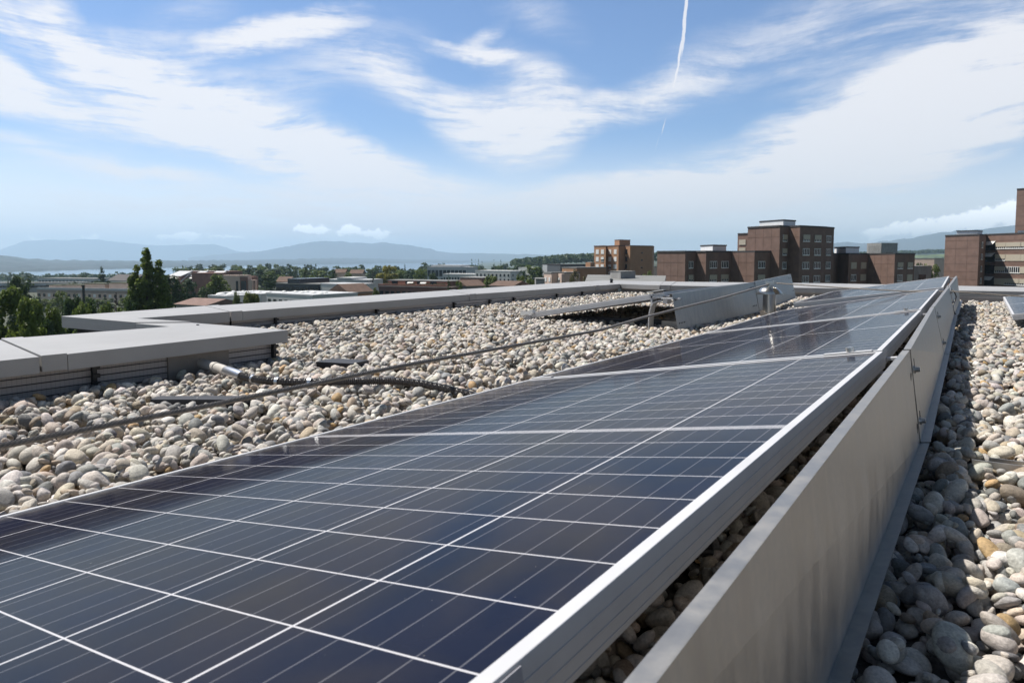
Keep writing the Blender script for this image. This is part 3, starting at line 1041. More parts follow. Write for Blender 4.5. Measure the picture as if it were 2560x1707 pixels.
# --- town to the left and ahead
def town():
    r, A, B, C_, D_, zt = simple_house('apartment_building', 'long pale pink apartment block with grey parapet and recessed penthouses, left of the poplar', 88, 335, 345, 318, 726, 14, M_PINK, storeys=4, cols=20, wk=['dark', 'dark', 'white'], ww=1.5, wh=1.6, first=2.6, cope=M_OFFW)
    MB().prism(ccw([tuple(p) for p in (A, B, lerp(B, C_, .05), lerp(A, D_, .05))]), zt - 1.3, zt + 1.1).build('parapet', M_OFFW, r)
    for t0, t1, dz in ((.06, .22, 2.0), (.22, .40, 2.2), (.42, .62, 2.9), (.66, .98, 3.4)):
        q = [lerp(A, B, t0), lerp(A, B, t1), lerp(D_, C_, t1), lerp(D_, C_, t0)]
        q = [lerp(q[0], q[3], .25), lerp(q[1], q[2], .25), lerp(q[1], q[2], .9), lerp(q[0], q[3], .9)]
        MB().prism(ccw([tuple(p) for p in q]), zt, zt + dz).build('penthouse', M_PINK, r)
        MB().prism(grow(ccw([tuple(p) for p in q]), 1.2), zt + dz + .01, zt + dz + .35).build('penthouse_roof', M_GREENR, r)
    simple_house('apartment_building', 'long low grey block with ribbon windows behind the pink apartments', -60, 430, 205, 440, 708, 12, M_OFFW, storeys=1, cols=26, ww=2.2, wh=1.3, first=2.2, cope=M_ROOFG)
    simple_house('office_building', 'grey blue glazed building with a flat roof left of the big dark sequoia', 92, 520, 232, 505, 697, 18, M_OFFW, storeys=1, cols=16, ww=2.2, wh=2.2, first=2.6, cope=M_ROOFG)
    r, A, B, C_, D_, zt = simple_house('house', 'long building with dark mansard roof right of the sequoia', 268, 420, 330, 405, 703, 12, M_WHITE, storeys=1, cols=5, first=1.6)
    gable_roof(r, A, B, C_, D_, zt + .36, 3.6, M_ROOFD)
    # terraced red building with sloped pale roofs
    r = thing('apartment_building', W(510, 360, z=-25), 'terraced red brick apartments with sloping pale roofs right of the poplar', 'building')
    for x0, x1 in ((418, 450), (452, 492), (495, 540)):
        A, B, C_, D_ = quad_plan(x0, 352, x1, 345, 16)
        zt = Hy(690, 350)
        MB().prism(ccw([tuple(p) for p in (A, B, C_, D_)]), -34, zt).build('wall', M_BRICK, r)
        up = Hy(679, 350)
        pa, pb = lerp(A, B, -.02), lerp(A, B, 1.0)
        qa, qb = lerp(A, D_, .4), lerp(B, C_, .4)
        MB().hexa([(*pa, zt - .2), (*pb, zt - .2), (*qb, up), (*qa, up)], [(*pa, zt + .1), (*pb, zt + .1), (*qb, up + .3), (*qa, up + .3)]).build('roof', M_OFFW, r)
        MB().prism(ccw([tuple(p) for p in (lerp(A, D_, .42), lerp(B, C_, .42), C_, D_)]), zt - .5, up + .2).build('upper_wall', M_BRICK, r)
        MB().hexa([(*lerp(A, B, .94), zt - 3), (*lerp(A, B, 1.04), zt - 3), (*lerp(B, C_, .4), up), (*lerp(lerp(A, B, .94), lerp(D_, C_, .94), .4), up)],
                  [(*lerp(A, B, .94), zt - 2.2), (*lerp(A, B, 1.04), zt - 2.2), (*lerp(B, C_, .4), up + .9), (*lerp(lerp(A, B, .94), lerp(D_, C_, .94), .4), up + .9)]).build('roof_slab', M_OFFW, r)
        put('awning', pane_mesh(np.linalg.norm(B - A) * .8, .6, .05, M_AWN, 'awn'), r, (*lerp(A, B, .5), zt - 1.2), math.atan2(*(B - A)[::-1]), .3)
        put('flower_box', pane_mesh(np.linalg.norm(B - A) * .85, .8, .3, M_GREENR, 'p'), r, (*lerp(A, B, .5), zt - 3.0), math.atan2(*(B - A)[::-1]), .5)
        for k in range(2):
            window(r, A, B, .5, zt - 2.0 - 3.6 * k, 5, 1.5, 'dark')
    A, B, C_, D_ = quad_plan(540, 335, 572, 345, 14)
    gable = MB().prism(ccw([tuple(p) for p in (A, B, C_, D_)]), -34, Hy(682, 340)).build('end_wall', M_BRICK, r)
    # pink stair tower building
    r = thing('building', W(605, 300, z=-25), 'pink brick building with dark glazed slots behind the long white roofs', 'building')
    for x0, x1, yt in ((573, 585, 703), (585, 598, 691), (598, 618, 692), (618, 628, 688), (628, 641, 700)):
        A, B, C_, D_ = quad_plan(x0, 296, x1, 296 + (4 if x0 > 600 else 0), 12)
        MB().prism(ccw([tuple(p) for p in (A, B, C_, D_)]), -34, Hy(yt, 297)).build('wall', M_PINK if x0 != 598 else M_BRICK, r)
        if x0 in (585, 628, 598):
            window(r, A, B, .45, Hy(715, 297), 1.0 if x0 != 598 else 2.4, 4.5, 'dark')
    # white low roofs
    for x0, D0, x1, D1, yt, lab, cols in ((517, 172, 560, 168, 742, 'small white house with a wide flat eave beside the long white roofs', 2), (545, 196, 650, 188, 735.5, 'long white low building with skylight domes on its roof', 8), (664, 160, 780, 150, 738, 'long pale grey low building with a row of dark ribbon windows', 8)):
        r, A, B, C_, D_, zt = simple_house('building', lab, x0, D0, x1, D1, yt, 13 if cols > 2 else 8, M_WHITE, storeys=1, cols=cols, ww=1.1, wh=.6, first=1.4, cope=M_OFFW)
        dm = dome_mesh()
        for i in range(7 if cols > 2 else 2):
            o = bpy.data.objects.new('skylight', dm)
            COL.objects.link(o)
            o.parent = r
            pp = lerp(lerp(A, B, (i + .6) / (7.5 if cols > 2 else 2.5)), lerp(D_, C_, (i + .6) / (7.5 if cols > 2 else 2.5)), .3 + .12 * (i % 3))
            o.location = Vector((pp[0], pp[1], zt + .36)) - r.location
            o.scale = (.6, .6, .5) if cols > 2 else (1.2, 1.2, .8)
    # far low wing of that grey one
    simple_house('building', 'pale flat roofed shed touching the end of the ribbon window building', 788, 158, 868, 165, 741, 14, M_OFFW, cope=M_OFFW)
    r, A, B, C_, D_, zt = simple_house('office_building', 'dark glass office with a flat overhanging roof between the conifers', 688, 232, 797, 222, 711, 14, M_GLASSB, storeys=1, cols=9, ww=1.6, wh=3.2, first=2.6, cope=M_ROOFG)
    MB().prism(ccw([tuple(p) for p in (lerp(A, B, .28), lerp(A, B, .55), lerp(D_, C_, .55), lerp(D_, C_, .28))]), zt, zt + 1.9).build('roof_box', M_GLASSB, r)
    # white modern villas
    r, A, B, C_, D_, zt = simple_house('villa', 'white modern villa with a tall dark slot window beside the orange gabled house', 800, 222, 880, 214, 712, 10, M_WHITE, storeys=1, cols=0, cope=M_OFFW)
    window(r, A, B, .5, zt - 2.6, 1.6, 3.6, 'dark')
    window(r, A, B, .68, zt - 1.1, .8, .8, 'dark')
    window(r, A, B, .76, zt - 1.1, .8, .8, 'dark')
    window(r, A, B, .66, zt - 3.4, .5, .6, 'dark')
    window(r, A, B, .72, zt - 3.4, .5, .6, 'dark')
    window(r, A, B, .22, zt - 3.4, .6, .8, 'dark')
    r, A, B, C_, D_, zt = simple_house('villa', 'white stepped terrace house with long flat roofs behind the villa', 812, 268, 918, 262, 701, 12, M_WHITE, storeys=2, cols=9, ww=1.5, wh=1.3, first=1.9, cope=M_OFFW)
    MB().prism(ccw([tuple(p) for p in (lerp(A, B, .28), lerp(A, B, .62), lerp(D_, C_, .62), lerp(D_, C_, .28))]), zt + .4, Hy(694, 265)).build('upper_floor', M_WHITE, r)
    r, A, B, C_, D_, zt = simple_house('house', 'small orange house with a brown gabled roof in front of the white villa', 870, 184, 930, 190, 733, 9, M_ORANGE, storeys=1, cols=1, ww=.6, wh=.6, first=1.0)
    gable_roof(r, A, B, C_, D_, zt + .36, 2.2, M_TILE)
    # terracotta terrace building
    r, A, B, C_, D_, zt = simple_house('apartment_building', 'terracotta apartment block with planted roof terrace and two white awnings', 946, 240, 1119, 228, 718, 16, M_BRICK, storeys=2, cols=12, ww=1.4, wh=1.3, first=2.2, cope=M_PINK)
    MB().prism(ccw([tuple(p) for p in (lerp(A, B, -.01), lerp(A, B, 1.01), lerp(B, C_, .06), lerp(A, D_, .06))]), zt - .4, zt + .9).build('parapet', mat('salmon_parapet', (.40, .20, .14), .85, var=.1, vscale=.5), r)
    q = [lerp(lerp(A, B, .06), lerp(D_, C_, .06), .2), lerp(lerp(A, B, .92), lerp(D_, C_, .92), .2), lerp(B, C_, .85), lerp(A, D_, .85)]
    zp = Hy(703.5, 236)
    MB().prism(ccw([tuple(p) for p in q]), zt, zp).build('penthouse', M_BRICK, r)
    MB().prism(grow(ccw([tuple(p) for p in q]), .5), zp + .01, zp + .3).build('penthouse_roof', M_ROOFG, r)
    for t in (.12, .36, .56, .78):
        window(r, q[0], q[1], t, zt + 1.3, 2.6, 1.5, 'dark')
    for t in (.40, .62):
        pp = lerp(q[0], q[1], t)
        put('awning', pane_mesh(2.4, .45, .05, M_AWN, 'awn'), r, (pp[0], pp[1], zp - .75), math.atan2(*(q[1] - q[0])[::-1]), .3)
    for t in (.1, .47, .7, .82, .9):
        pp = lerp(A, B, t)
        put('planter', pane_mesh(2.2, .7, .4, M_GREENR, 'p'), r, (pp[0], pp[1], zt + 1.0), math.atan2(*(B - A)[::-1]), -1.2)
    # white and glass office near the lake
    r, A, B, C_, D_, zt = simple_house('office_building', 'white framed office block with tall dark glass bays near the lake', 1068, 560, 1166, 545, 668, 20, M_OFFW, storeys=1, cols=10, ww=2.9, wh=5.2, first=5.0, cope=M_WHITE)
    MB().prism(ccw([tuple(p) for p in (lerp(lerp(A, B, .08), D_, .1), lerp(lerp(A, B, .8), C_, .1), lerp(C_, D_, .2), lerp(D_, C_, .08))]), zt + .4, Hy(662.5, 555)).build('upper_floor', M_OFFW, r)
    for i in range(7):
        window(r, A, B, (i + 1) / 8, zt - 9.5, 2.0, 1.2, 'dark')
    simple_house('building', 'long white block with a single row of small square windows in the middle distance', 1107, 430, 1192, 424, 686, 14, M_WHITE, storeys=1, cols=12, ww=1.1, wh=1.5, first=2.6, cope=M_WHITE)
    r, A, B, C_, D_, zt = simple_house('building', 'white three storey block with square windows, taller neighbour of the long white block', 1188, 415, 1276, 400, 678, 16, M_WHITE, storeys=3, cols=9, ww=1.1, wh=1.5, first=2.4, cope=M_WHITE, side=3)
    simple_house('building', 'brick and grey shed below the white blocks', 1150, 330, 1205, 322, 695, 12, M_BRICK, cope=M_CONC)
    r, A, B, C_, D_, zt = simple_house('house', 'house with a broad brown tiled roof and one skylight, nearest left of the round tree', 1166, 232, 1212, 236, 717, 10, M_CONC)
    gable_roof(r, A, B, C_, D_, zt + .36, 1.9, M_TILE)
    r, A, B, C_, D_, zt = simple_house('house', 'low house roof of dull red tile half hidden by the parapet', 1225, 205, 1282, 200, 717, 9, M_CONC)
    gable_roof(r, A, B, C_, D_, zt + .3, 1.4, M_TILE)
    r, A, B, C_, D_, zt = simple_house('house', 'low house roof of pinkish tile at the foot of the tall poplar', 437, 128, 512, 124, 766, 8, M_CONC)
    gable_roof(r, A, B, C_, D_, zt + .3, 1.0, mat('pink_tile', (.24, .15, .12), .85, var=.3, vscale=1))
    simple_house('building', 'small white flat roofed building beside the far dark oak', 1296, 520, 1330, 510, 670, 12, M_WHITE, cope=M_WHITE)
    for x0, x1, yt, D, lab in ((834, 862, 683, 420, 'brown roofed house showing between trees left of the yellowish round tree'), (874, 905, 685, 400, 'brown gabled house with a dark triangular dormer beside the yellowish tree'), (690, 722, 706, 300, 'house with a pink roof and pale gable behind the dark glass office'), (1340, 1362, 700, 170, 'grey shed roof at the foot of the salmon wing')):
        r, A, B, C_, D_, zt = simple_house('house', lab, x0, D, x1, D, yt, 9, M_PINK if D != 170 else M_CONC)
        if D != 170:
            gable_roof(r, A, B, C_, D_, zt + .3, 2.2, M_TILE)
    # right side
    r, A, B, C_, D_, zt = simple_house('office_building', 'grey concrete office tower seen over the right wing of the brown complex', 2202, 398, 2243, 400, 609, 12, M_CONC, storeys=2, cols=1, ww=4.5, wh=1.2, first=6.0, cope=M_CONC)
    q = [W(2186, 409, z=0)[:2], A, lerp(A, D_, .9), W(2188, 412, z=0)[:2]]
    MB().prism(ccw([tuple(p) for p in q]), zt - 30, zt - 1.0).build('side_wall', M_WHITE, r)
    for i in range(6):
        x0 = 2288 + i * 9
        simple_house('house', 'white terraced house below the green field', x0, 520, x0 + 7, 516, 649 - (i % 3), 9, M_WHITE, storeys=1, cols=2, ww=1.0, wh=1.6, first=2.2, group='white terraced houses below the field', cope=M_ROOFD)
    simple_house('apartment_building', 'pinkish grey block right beside the end wall of the right block', 2336, 300, 2362, 312, 647, 12, M_PINK, cope=M_CONC)
    simple_house('building', 'low concrete shed with a dark opening, right of the brown complex', 2284, 172, 2330, 176, 668, 14, M_CONC, storeys=1, cols=1, ww=3.2, wh=2.6, first=3.2, cope=M_CONC)
    simple_house('building', 'small cream building seen through the gap left of the brown complex', 1632, 330, 1644, 332, 668, 10, M_PINK)
    # lamp mast among the trees at left and a dish-like pole
    m = MB()
    p = W(205, 200, z=0)[:2]
    m.tube([(p[0], p[1], -24), (p[0], p[1], Hy(716, 200))], .35, 8)
    m.tube([(p[0], p[1], Hy(716, 200)), (p[0], p[1], Hy(713, 200))], .5, 8)
    tag(m.build('chimney_stack', M_DARK, world_to=(p[0], p[1], -24)), 'dark slim stack standing before the pink apartment block', 'chimney')


def gable_roof(r, A, B, C_, D_, z, h, m):
    A, B, C_, D_ = [np.array(p) for p in grow([A, B, C_, D_], .6)]
    m0, m1 = (A + D_) / 2, (B + C_) / 2
    b_ = MB()
    b_.add([(*A, z), (*B, z), (*C_, z), (*D_, z), (*m0, z + h), (*m1, z + h)], [(0, 1, 5, 4), (2, 3, 4, 5), (0, 4, 3), (1, 2, 5), (3, 2, 1, 0)])
    b_.build('gable_roof', m, r)


def dome_mesh():
    if 'dome' not in _mesh_cache:
        b_ = MB()
        rings = [(1.0, 0), (1.0, .18), (.8, .45), (.45, .62), (.02, .68)]
        b_.v = [(r_ * math.cos(t * math.pi / 5), r_ * math.sin(t * math.pi / 5), z) for r_, z in rings for t in range(10)]
        b_.f = [(i * 10 + j, i * 10 + (j + 1) % 10, (i + 1) * 10 + (j + 1) % 10, (i + 1) * 10 + j) for i in range(4) for j in range(10)]
        me = bpy.data.meshes.new('skylight')
        me.from_pydata(b_.v, [], b_.f)
        me.materials.append(M_SHUT)
        _mesh_cache['dome'] = me
    return _mesh_cache['dome']


town()

# ------------------------------------------------------------------ trees
def leaf_mat(name, c1, c2):
    m = bpy.data.materials.new(name)
    m.use_nodes = True
    n = Nodes(m.node_tree)
    o = n.n('ShaderNodeOutputMaterial')
    oc = n.n('ShaderNodeTexCoord').outputs['Object']
    f = n.ss(n.noise(oc, 7.0, 3, 0.6), 0.35, 0.65)
    att = n.n('ShaderNodeAttribute', attribute_name='tone')
    c = n.mix(f, (*c1, 1), (*c2, 1))
    c = n.mix(n.m('MULTIPLY', att.outputs['Fac'], 0.6), c, tuple(x * 1.9 for x in c2) + (1,))
    d = n.n('ShaderNodeBsdfPrincipled')
    n.link(c, d.inputs['Base Color'])
    d.inputs['Roughness'].default_value = 0.55
    d.inputs['Specular IOR Level'].default_value = 0.3
    t = n.n('ShaderNodeBsdfTranslucent')
    n.link(c, t.inputs[0])
    mx = n.n('ShaderNodeMixShader')
    mx.inputs[0].default_value = 0.38
    n.link(d.outputs[0], mx.inputs[1])
    n.link(t.outputs[0], mx.inputs[2])
    n.link(mx.outputs[0], o.inputs[0])
    return m


L_MID = leaf_mat('leaves_mid_green', (0.070, 0.105, 0.020), (0.135, 0.175, 0.036))
L_DARK = leaf_mat('leaves_dark_green', (0.028, 0.055, 0.016), (0.055, 0.088, 0.026))
L_BLUE = leaf_mat('leaves_blue_green', (0.036, 0.066, 0.030), (0.064, 0.100, 0.044))
L_YEL = leaf_mat('leaves_yellow_green', (0.17, 0.17, 0.028), (0.25, 0.23, 0.04))
L_LIGHT = leaf_mat('leaves_pale_green', (0.10, 0.13, 0.045), (0.15, 0.17, 0.06))
L_PURP = leaf_mat('leaves_purple', (0.024, 0.018, 0.018), (0.040, 0.028, 0.026))
L_FLOW = leaf_mat('leaves_blossom', (0.055, 0.065, 0.02), (0.19, 0.16, 0.09))
M_BARK = mat('bark', (0.085, 0.062, 0.045), 0.9, var=0.4, vscale=6)


def clumps(kind, rng):
    C = []
    if kind == 'round':
        for _ in range(46):
            a = rng.random() * 2 * math.pi
            z = rng.uniform(.20, .93)
            prof = math.sin(math.pi * min(max((z - .12) / .95, 0), 1)) ** .6
            rr = .5 * prof * math.sqrt(rng.random()) * .8
            C.append((rr * math.cos(a), rr * math.sin(a), z, rng.uniform(.09, .17), rng.uniform(.07, .12)))
    elif kind == 'poplar':
        for _ in range(40):
            a = rng.random() * 2 * math.pi
            z = rng.uniform(.08, .97)
            prof = (math.sin(math.pi * (z ** .8)) * .7 + .3) * (1 - z ** 6)
            rr = .36 * prof * math.sqrt(rng.random())
            C.append((rr * math.cos(a), rr * math.sin(a), z, rng.uniform(.14, .24) * (0.45 + .6 * prof), rng.uniform(.035, .07)))
    elif kind == 'spires':
        for bx, by, top, wd in ((-.21, 0, .90, .30), (-.07, .08, .965, .20), (.05, -.05, 1.0, .30), (.25, .05, .925, .27), (-.33, 0, .82, .24), (.37, 0, .83, .24), (0, .15, .88, .42)):
            for _ in range(56):
                a = rng.random() * 2 * math.pi
                z = top * rng.uniform(.10, .97)
                t = z / top
                rr = wd * .75 * math.sqrt(rng.random()) * (1 - t ** 4) * (0.5 + .5 * math.sin(math.pi * min(t + .1, 1)))
                C.append((bx * (1 - .25 * t) + rr * math.cos(a), by + rr * math.sin(a), z, rng.uniform(.07, .13) * (1.15 - .6 * t), rng.uniform(.025, .05)))
    elif kind == 'conifer':
        for k in range(15):
            z = .10 + .86 * k / 14
            rad = .5 * (1 - z) ** .85 + .02
            nb = max(4, int(10 * (1 - z)) + 3)
            a0 = rng.random() * 6
            for i in range(nb):
                a = a0 + 2 * math.pi * i / nb + rng.normal(0, .12)
                for t in (.35, .75):
                    C.append((rad * t * math.cos(a), rad * t * math.sin(a), z - .05 * t + rng.normal(0, .008), rad * .30 + .015, .022))
    elif kind == 'sequoia':
        for _ in range(60):
            a = rng.random() * 2 * math.pi
            z = rng.uniform(.06, .97)
            rad = .5 * (1 - z ** 1.5) * (.8 + .2 * math.sin(z * 30)) + .03
            rr = rad * math.sqrt(rng.random()) * .85
            C.append((rr * math.cos(a), rr * math.sin(a), z, rad * .35 + .03, .05))
    elif kind == 'cedar':
        for k in range(8):
            z = .35 + .60 * k / 7
            rad = .5 * (1 - (z - .35) ** 1.2 * .9)
            for i in range(6):
                a = rng.random() * 2 * math.pi
                rr = rad * rng.uniform(.2, .85)
                C.append((rr * math.cos(a), rr * math.sin(a), z + rng.normal(0, .02), rng.uniform(.12, .2), .022))
    elif kind == 'sparse':
        for _ in range(30):
            a = rng.random() * 2 * math.pi
            z = rng.uniform(.35, .98)
            rr = .46 * math.sqrt(rng.random())
            C.append((rr * math.cos(a), rr * math.sin(a), z * (1 - .25 * rr), rng.uniform(.05, .10), rng.uniform(.03, .07)))
    elif kind == 'bare':
        for k in range(22):
            z = .12 + .8 * k / 22
            a = rng.random() * 6.28
            C.append((.25 * (1 - z) * math.cos(a), .25 * (1 - z) * math.sin(a), z, .14 * (1 - z) + .03, .012))
    return np.array(C)


_crowns = {}


def crown_mesh(kind, m, nleaf, leaf, seed):
    key = (kind, m.name, nleaf, seed)
    if key in _crowns:
        return _crowns[key]
    rng = np.random.default_rng(seed)
    C = clumps(kind, rng)
    w = C[:, 3] ** 2
    ci = rng.choice(len(C), nleaf, p=w / w.sum())
    d = rng.normal(0, 1, (nleaf, 3))
    d /= np.linalg.norm(d, axis=1)[:, None]
    d[:, 2] = np.where(rng.random(nleaf) < .3, d[:, 2], np.abs(d[:, 2]))
    rad = (rng.random(nleaf) ** .35)
    c = C[ci, :3] + d * np.stack([C[ci, 3], C[ci, 3], C[ci, 4]], 1) * rad[:, None]
    nrm = d + rng.normal(0, .55, (nleaf, 3))
    nrm /= np.linalg.norm(nrm, axis=1)[:, None]
    a = np.cross(nrm, rng.normal(0, 1, (nleaf, 3)))
    a /= np.linalg.norm(a, axis=1)[:, None]
    b2 = np.cross(nrm, a)
    s = leaf * rng.uniform(.6, 1.4, (nleaf, 1))
    asp = np.array([1, 1, .42]) if kind in ('round', 'sparse', 'cedar') else np.array([1, 1, .38])
    V = np.stack([c + (a * s) * asp, c + (b2 * s * .7) * asp, c - (a * s) * asp, c - (b2 * s * .7) * asp], 1).reshape(-1, 3)
    me = bpy.data.meshes.new('crown')
    me.vertices.add(len(V))
    me.vertices.foreach_set('co', V.ravel())
    me.loops.add(len(V))
    me.loops.foreach_set('vertex_index', np.arange(len(V)))
    me.polygons.add(nleaf)
    me.polygons.foreach_set('loop_start', np.arange(nleaf) * 4)
    me.polygons.foreach_set('loop_total', np.full(nleaf, 4))
    me.update(calc_edges=True)
    at = me.attributes.new('tone', 'FLOAT', 'FACE')
    at.data.foreach_set('value', rng.random(nleaf) ** 3)
    me.materials.append(m)
    _crowns[key] = me
    return me


def trunk_mesh(kind):
    key = ('trunk', kind)
    if key in _crowns:
        return _crowns[key]
    rng = np.random.default_rng(5)
    b_ = MB()
    top = .92 if kind in ('conifer', 'sequoia', 'bare') else .62
    if kind == 'spires':
        for bx, by, tp in ((-.30, 0, .7), (0, 0, .9), (.27, .05, .75)):
            b_.tube([(bx * .2, by, 0), (bx * .7, by, .25), (bx, by, tp * .5), (bx * .9, by, tp)], [.05, .035, .025, .006], 6)
    else:
        b_.tube([(0, 0, 0), (.01, 0, top * .35), (-.01, .01, top * .7), (0, 0, top)], [.05, .035, .022, .006], 6)
        for i in range(7):
            a = i * 2.4
            z = top * (.35 + .08 * i)
            rr = .28 * (1 - z * .5)
            b_.tube([(0, 0, z), (rr * .6 * math.cos(a), rr * .6 * math.sin(a), z + .07), (rr * math.cos(a), rr * math.sin(a), z + .12)], [.016, .010, .003], 5)
    me = bpy.data.meshes.new('trunk')
    me.from_pydata(b_.v, [], b_.f)
    me.materials.append(M_BARK)
    _crowns[key] = me
    return me


def tree(kind, x, ytop, D, wpx, m, label=None, group=None, nleaf=2600, leaf=.035, seed=1, name='tree', low=0.0):
    p = W(x, D, z=0)
    g = G(p) + low
    H = Hy(ytop, D) - g
    w = wpx / FOC * D
    root = thing(name, (p[0], p[1], g), label, 'tree', group)
    for nm, me in (('trunk', trunk_mesh(kind)), ('crown', crown_mesh(kind, m, nleaf, leaf, seed))):
        o = bpy.data.objects.new(nm, me)
        COL.objects.link(o)
        o.parent = root
        o.scale = (w, w, H)
    root.rotation_euler.z = (seed * 1.7 + x) % 6.28 if kind != 'spires' else math.atan2(R_AX[1], R_AX[0])
    return root


tree('spires', 364, 621, 105, 148, L_MID, 'tall broad poplar with several pointed spires, rising above the lake skyline', nleaf=42000, leaf=.026, seed=11, name='poplar_tree')
tree('round', 22, 700, 62, 150, L_MID, 'big leafy tree filling the left edge in front of the pink apartments', nleaf=14000, leaf=.030, seed=12)
tree('round', 60, 738, 52, 110, L_MID, 'yellowish green tree just beyond the parapet at the left edge', nleaf=12000, leaf=.030, seed=13)
tree('round', 118, 752, 66, 90, L_MID, 'mid green tree behind the parapet corner, below the pink apartments', nleaf=10000, leaf=.030, seed=14)
tree('round', 178, 737, 92, 62, L_DARK, 'dark round tree in front of the middle of the pink apartment block', nleaf=7000, leaf=.033, seed=15)
tree('round', 222, 752, 84, 80, L_DARK, 'dark green broad tree low behind the parapet, left of the purple tree', nleaf=8000, leaf=.033, seed=16)
tree('conifer', 286, 721, 120, 44, L_PURP, 'dark purple leaved pointed tree before the pink apartments', nleaf=6000, leaf=.030, seed=17)
tree('round', 262, 756, 78, 50, L_MID, 'small light green tree right behind the parapet, under the purple tree', nleaf=5000, leaf=.035, seed=18)
tree('round', 325, 746, 100, 50, L_DARK, 'dark bush like tree at the left foot of the tall poplar', nleaf=5000, leaf=.035, seed=19)
tree('round', 205, 762, 72, 70, L_MID, 'mid green tree crown directly above the parapet corner piece at left', nleaf=7000, leaf=.033, seed=121)
tree('round', 300, 768, 88, 56, L_MID, 'low green tree just left of the foot of the tall poplar', nleaf=5000, leaf=.035, seed=122)
tree('round', 95, 790, 60, 90, L_DARK, 'low dark tree behind the joint of the near parapet at left', nleaf=7000, leaf=.033, seed=123)
tree('round', 150, 728, 200, 36, L_MID, 'small mid green tree close to the wall of the pink apartments', nleaf=2500, leaf=.04, seed=124)
PINKT = [(86, 742, 'leftmost small tree at the foot of the pink apartments'), (112, 748, 'second small tree from the left at the foot of the pink apartments'), (138, 745, 'dense small tree at the foot of the pink apartments, left of the stack'), (196, 747, 'small tree just left of the dark slim stack'), (214, 742, 'small tree just right of the dark slim stack'), (240, 748, 'small tree between the stack and the purple tree'), (266, 744, 'small tree touching the left side of the purple tree'), (310, 742, 'small tree between the purple tree and the tall poplar')]
for i, (x, y, lb) in enumerate(PINKT):
    tree('round', x, y, 250 + 9 * (i % 3), 40, L_DARK if i % 3 == 0 else L_MID, lb, nleaf=2600, leaf=.045, seed=130 + i % 3, group='small trees before the pink apartments')
tree('sequoia', 253, 665, 370, 42, L_DARK, 'dark conical sequoia standing above the roofs at left', nleaf=5000, leaf=.035, seed=20, name='sequoia_tree')
tree('round', 46, 694, 140, 70, L_DARK, 'dark brownish crowned tree behind the leafy tree at the left edge', nleaf=6000, leaf=.033, seed=21)
tree('conifer', 17, 688, 420, 12, L_DARK, 'thin dark spruce at the far left against the lake', nleaf=1200, leaf=.05, seed=22, name='spruce_tree')
tree('sequoia', 32, 689, 430, 18, L_BLUE, 'dark blunt conifer beside the thin spruce against the lake', nleaf=1500, leaf=.05, seed=23, name='conifer_tree')
tree('round', 50, 692, 430, 22, L_MID, 'light green round tree third from the left against the lake', nleaf=1500, leaf=.05, seed=24)
tree('sparse', 68, 689, 430, 26, L_MID, 'thin flat topped pine against the lake above the grey roofs', nleaf=900, leaf=.05, seed=25, name='pine_tree')
tree('round', 175, 705, 400, 32, L_DARK, 'dark round tree growing between the grey roofs', nleaf=2200, leaf=.045, seed=26)
tree('round', 150, 692, 560, 14, L_MID, 'small green treetop over the glazed building roof', nleaf=900, leaf=.06, seed=27)
tree('cedar', 206, 688, 560, 30, L_DARK, 'flat dark cedar crown over the glazed building roof', nleaf=1500, leaf=.05, seed=28, name='cedar_tree')
tree('round', 433, 688, 170, 64, L_DARK, 'very dark dense tree right of the tall poplar', nleaf=7000, leaf=.032, seed=29)
tree('round', 474, 697, 200, 56, L_BLUE, 'blue green dense tree between the poplar and the round maple', nleaf=6000, leaf=.033, seed=30)
tree('round', 512, 716, 190, 46, L_DARK, 'dark tree below the terraced red brick apartments', nleaf=4500, leaf=.035, seed=31)
tree('round', 545, 688, 212, 68, L_MID, 'full round mid green maple before the red brick apartments', nleaf=7000, leaf=.032, seed=32)
tree('cedar', 546, 665, 520, 30, L_DARK, 'flat topped dark pine above the red brick roofs', nleaf=1500, leaf=.05, seed=33, name='pine_tree')
tree('round', 625, 668, 480, 42, L_BLUE, 'round blue green tree behind the pink brick building', nleaf=3500, leaf=.04, seed=34)
tree('cedar', 583, 669, 640, 36, L_BLUE, 'spreading dark cedar behind the terraced roofs', nleaf=1800, leaf=.045, seed=35, name='cedar_tree')
tree('cedar', 668, 684, 290, 62, L_DARK, 'large dark cedar with layered branches right of the pink brick building', nleaf=6000, leaf=.032, seed=36, name='cedar_tree', low=-3)
tree('round', 672, 678, 420, 44, L_MID, 'light green tree behind the large dark cedar', nleaf=3000, leaf=.04, seed=37)
tree('round', 703, 686, 470, 34, L_MID, 'mid green round tree over the pink roofed house', nleaf=2400, leaf=.045, seed=38)
tree('sequoia', 762, 660, 300, 34, L_DARK, 'tallest dark conifer with a blunt top, behind the dark glass office', nleaf=5500, leaf=.032, seed=39, name='conifer_tree')
tree('conifer', 740, 684, 330, 22, L_PURP, 'small reddish dark conifer left of the tallest conifer', nleaf=1800, leaf=.04, seed=40, name='conifer_tree')
tree('conifer', 791, 667, 350, 26, L_BLUE, 'spiky fir with open branches right of the tallest conifer', nleaf=2200, leaf=.036, seed=41, name='fir_tree')
tree('round', 829, 674, 380, 34, L_DARK, 'dark tree with a dome crown before the brown roofed house', nleaf=2600, leaf=.04, seed=42)
tree('round', 818, 688, 330, 26, L_MID, 'bright green tree below the dome crowned dark tree', nleaf=2000, leaf=.045, seed=43)
tree('round', 868, 681, 380, 26, L_MID, 'green tree between the two brown roofed houses', nleaf=2000, leaf=.045, seed=44)
tree('bare', 931, 658, 250, 26, L_PURP, 'tall thin half bare spruce left of the terracotta block', nleaf=1500, leaf=.03, seed=45, name='spruce_tree')
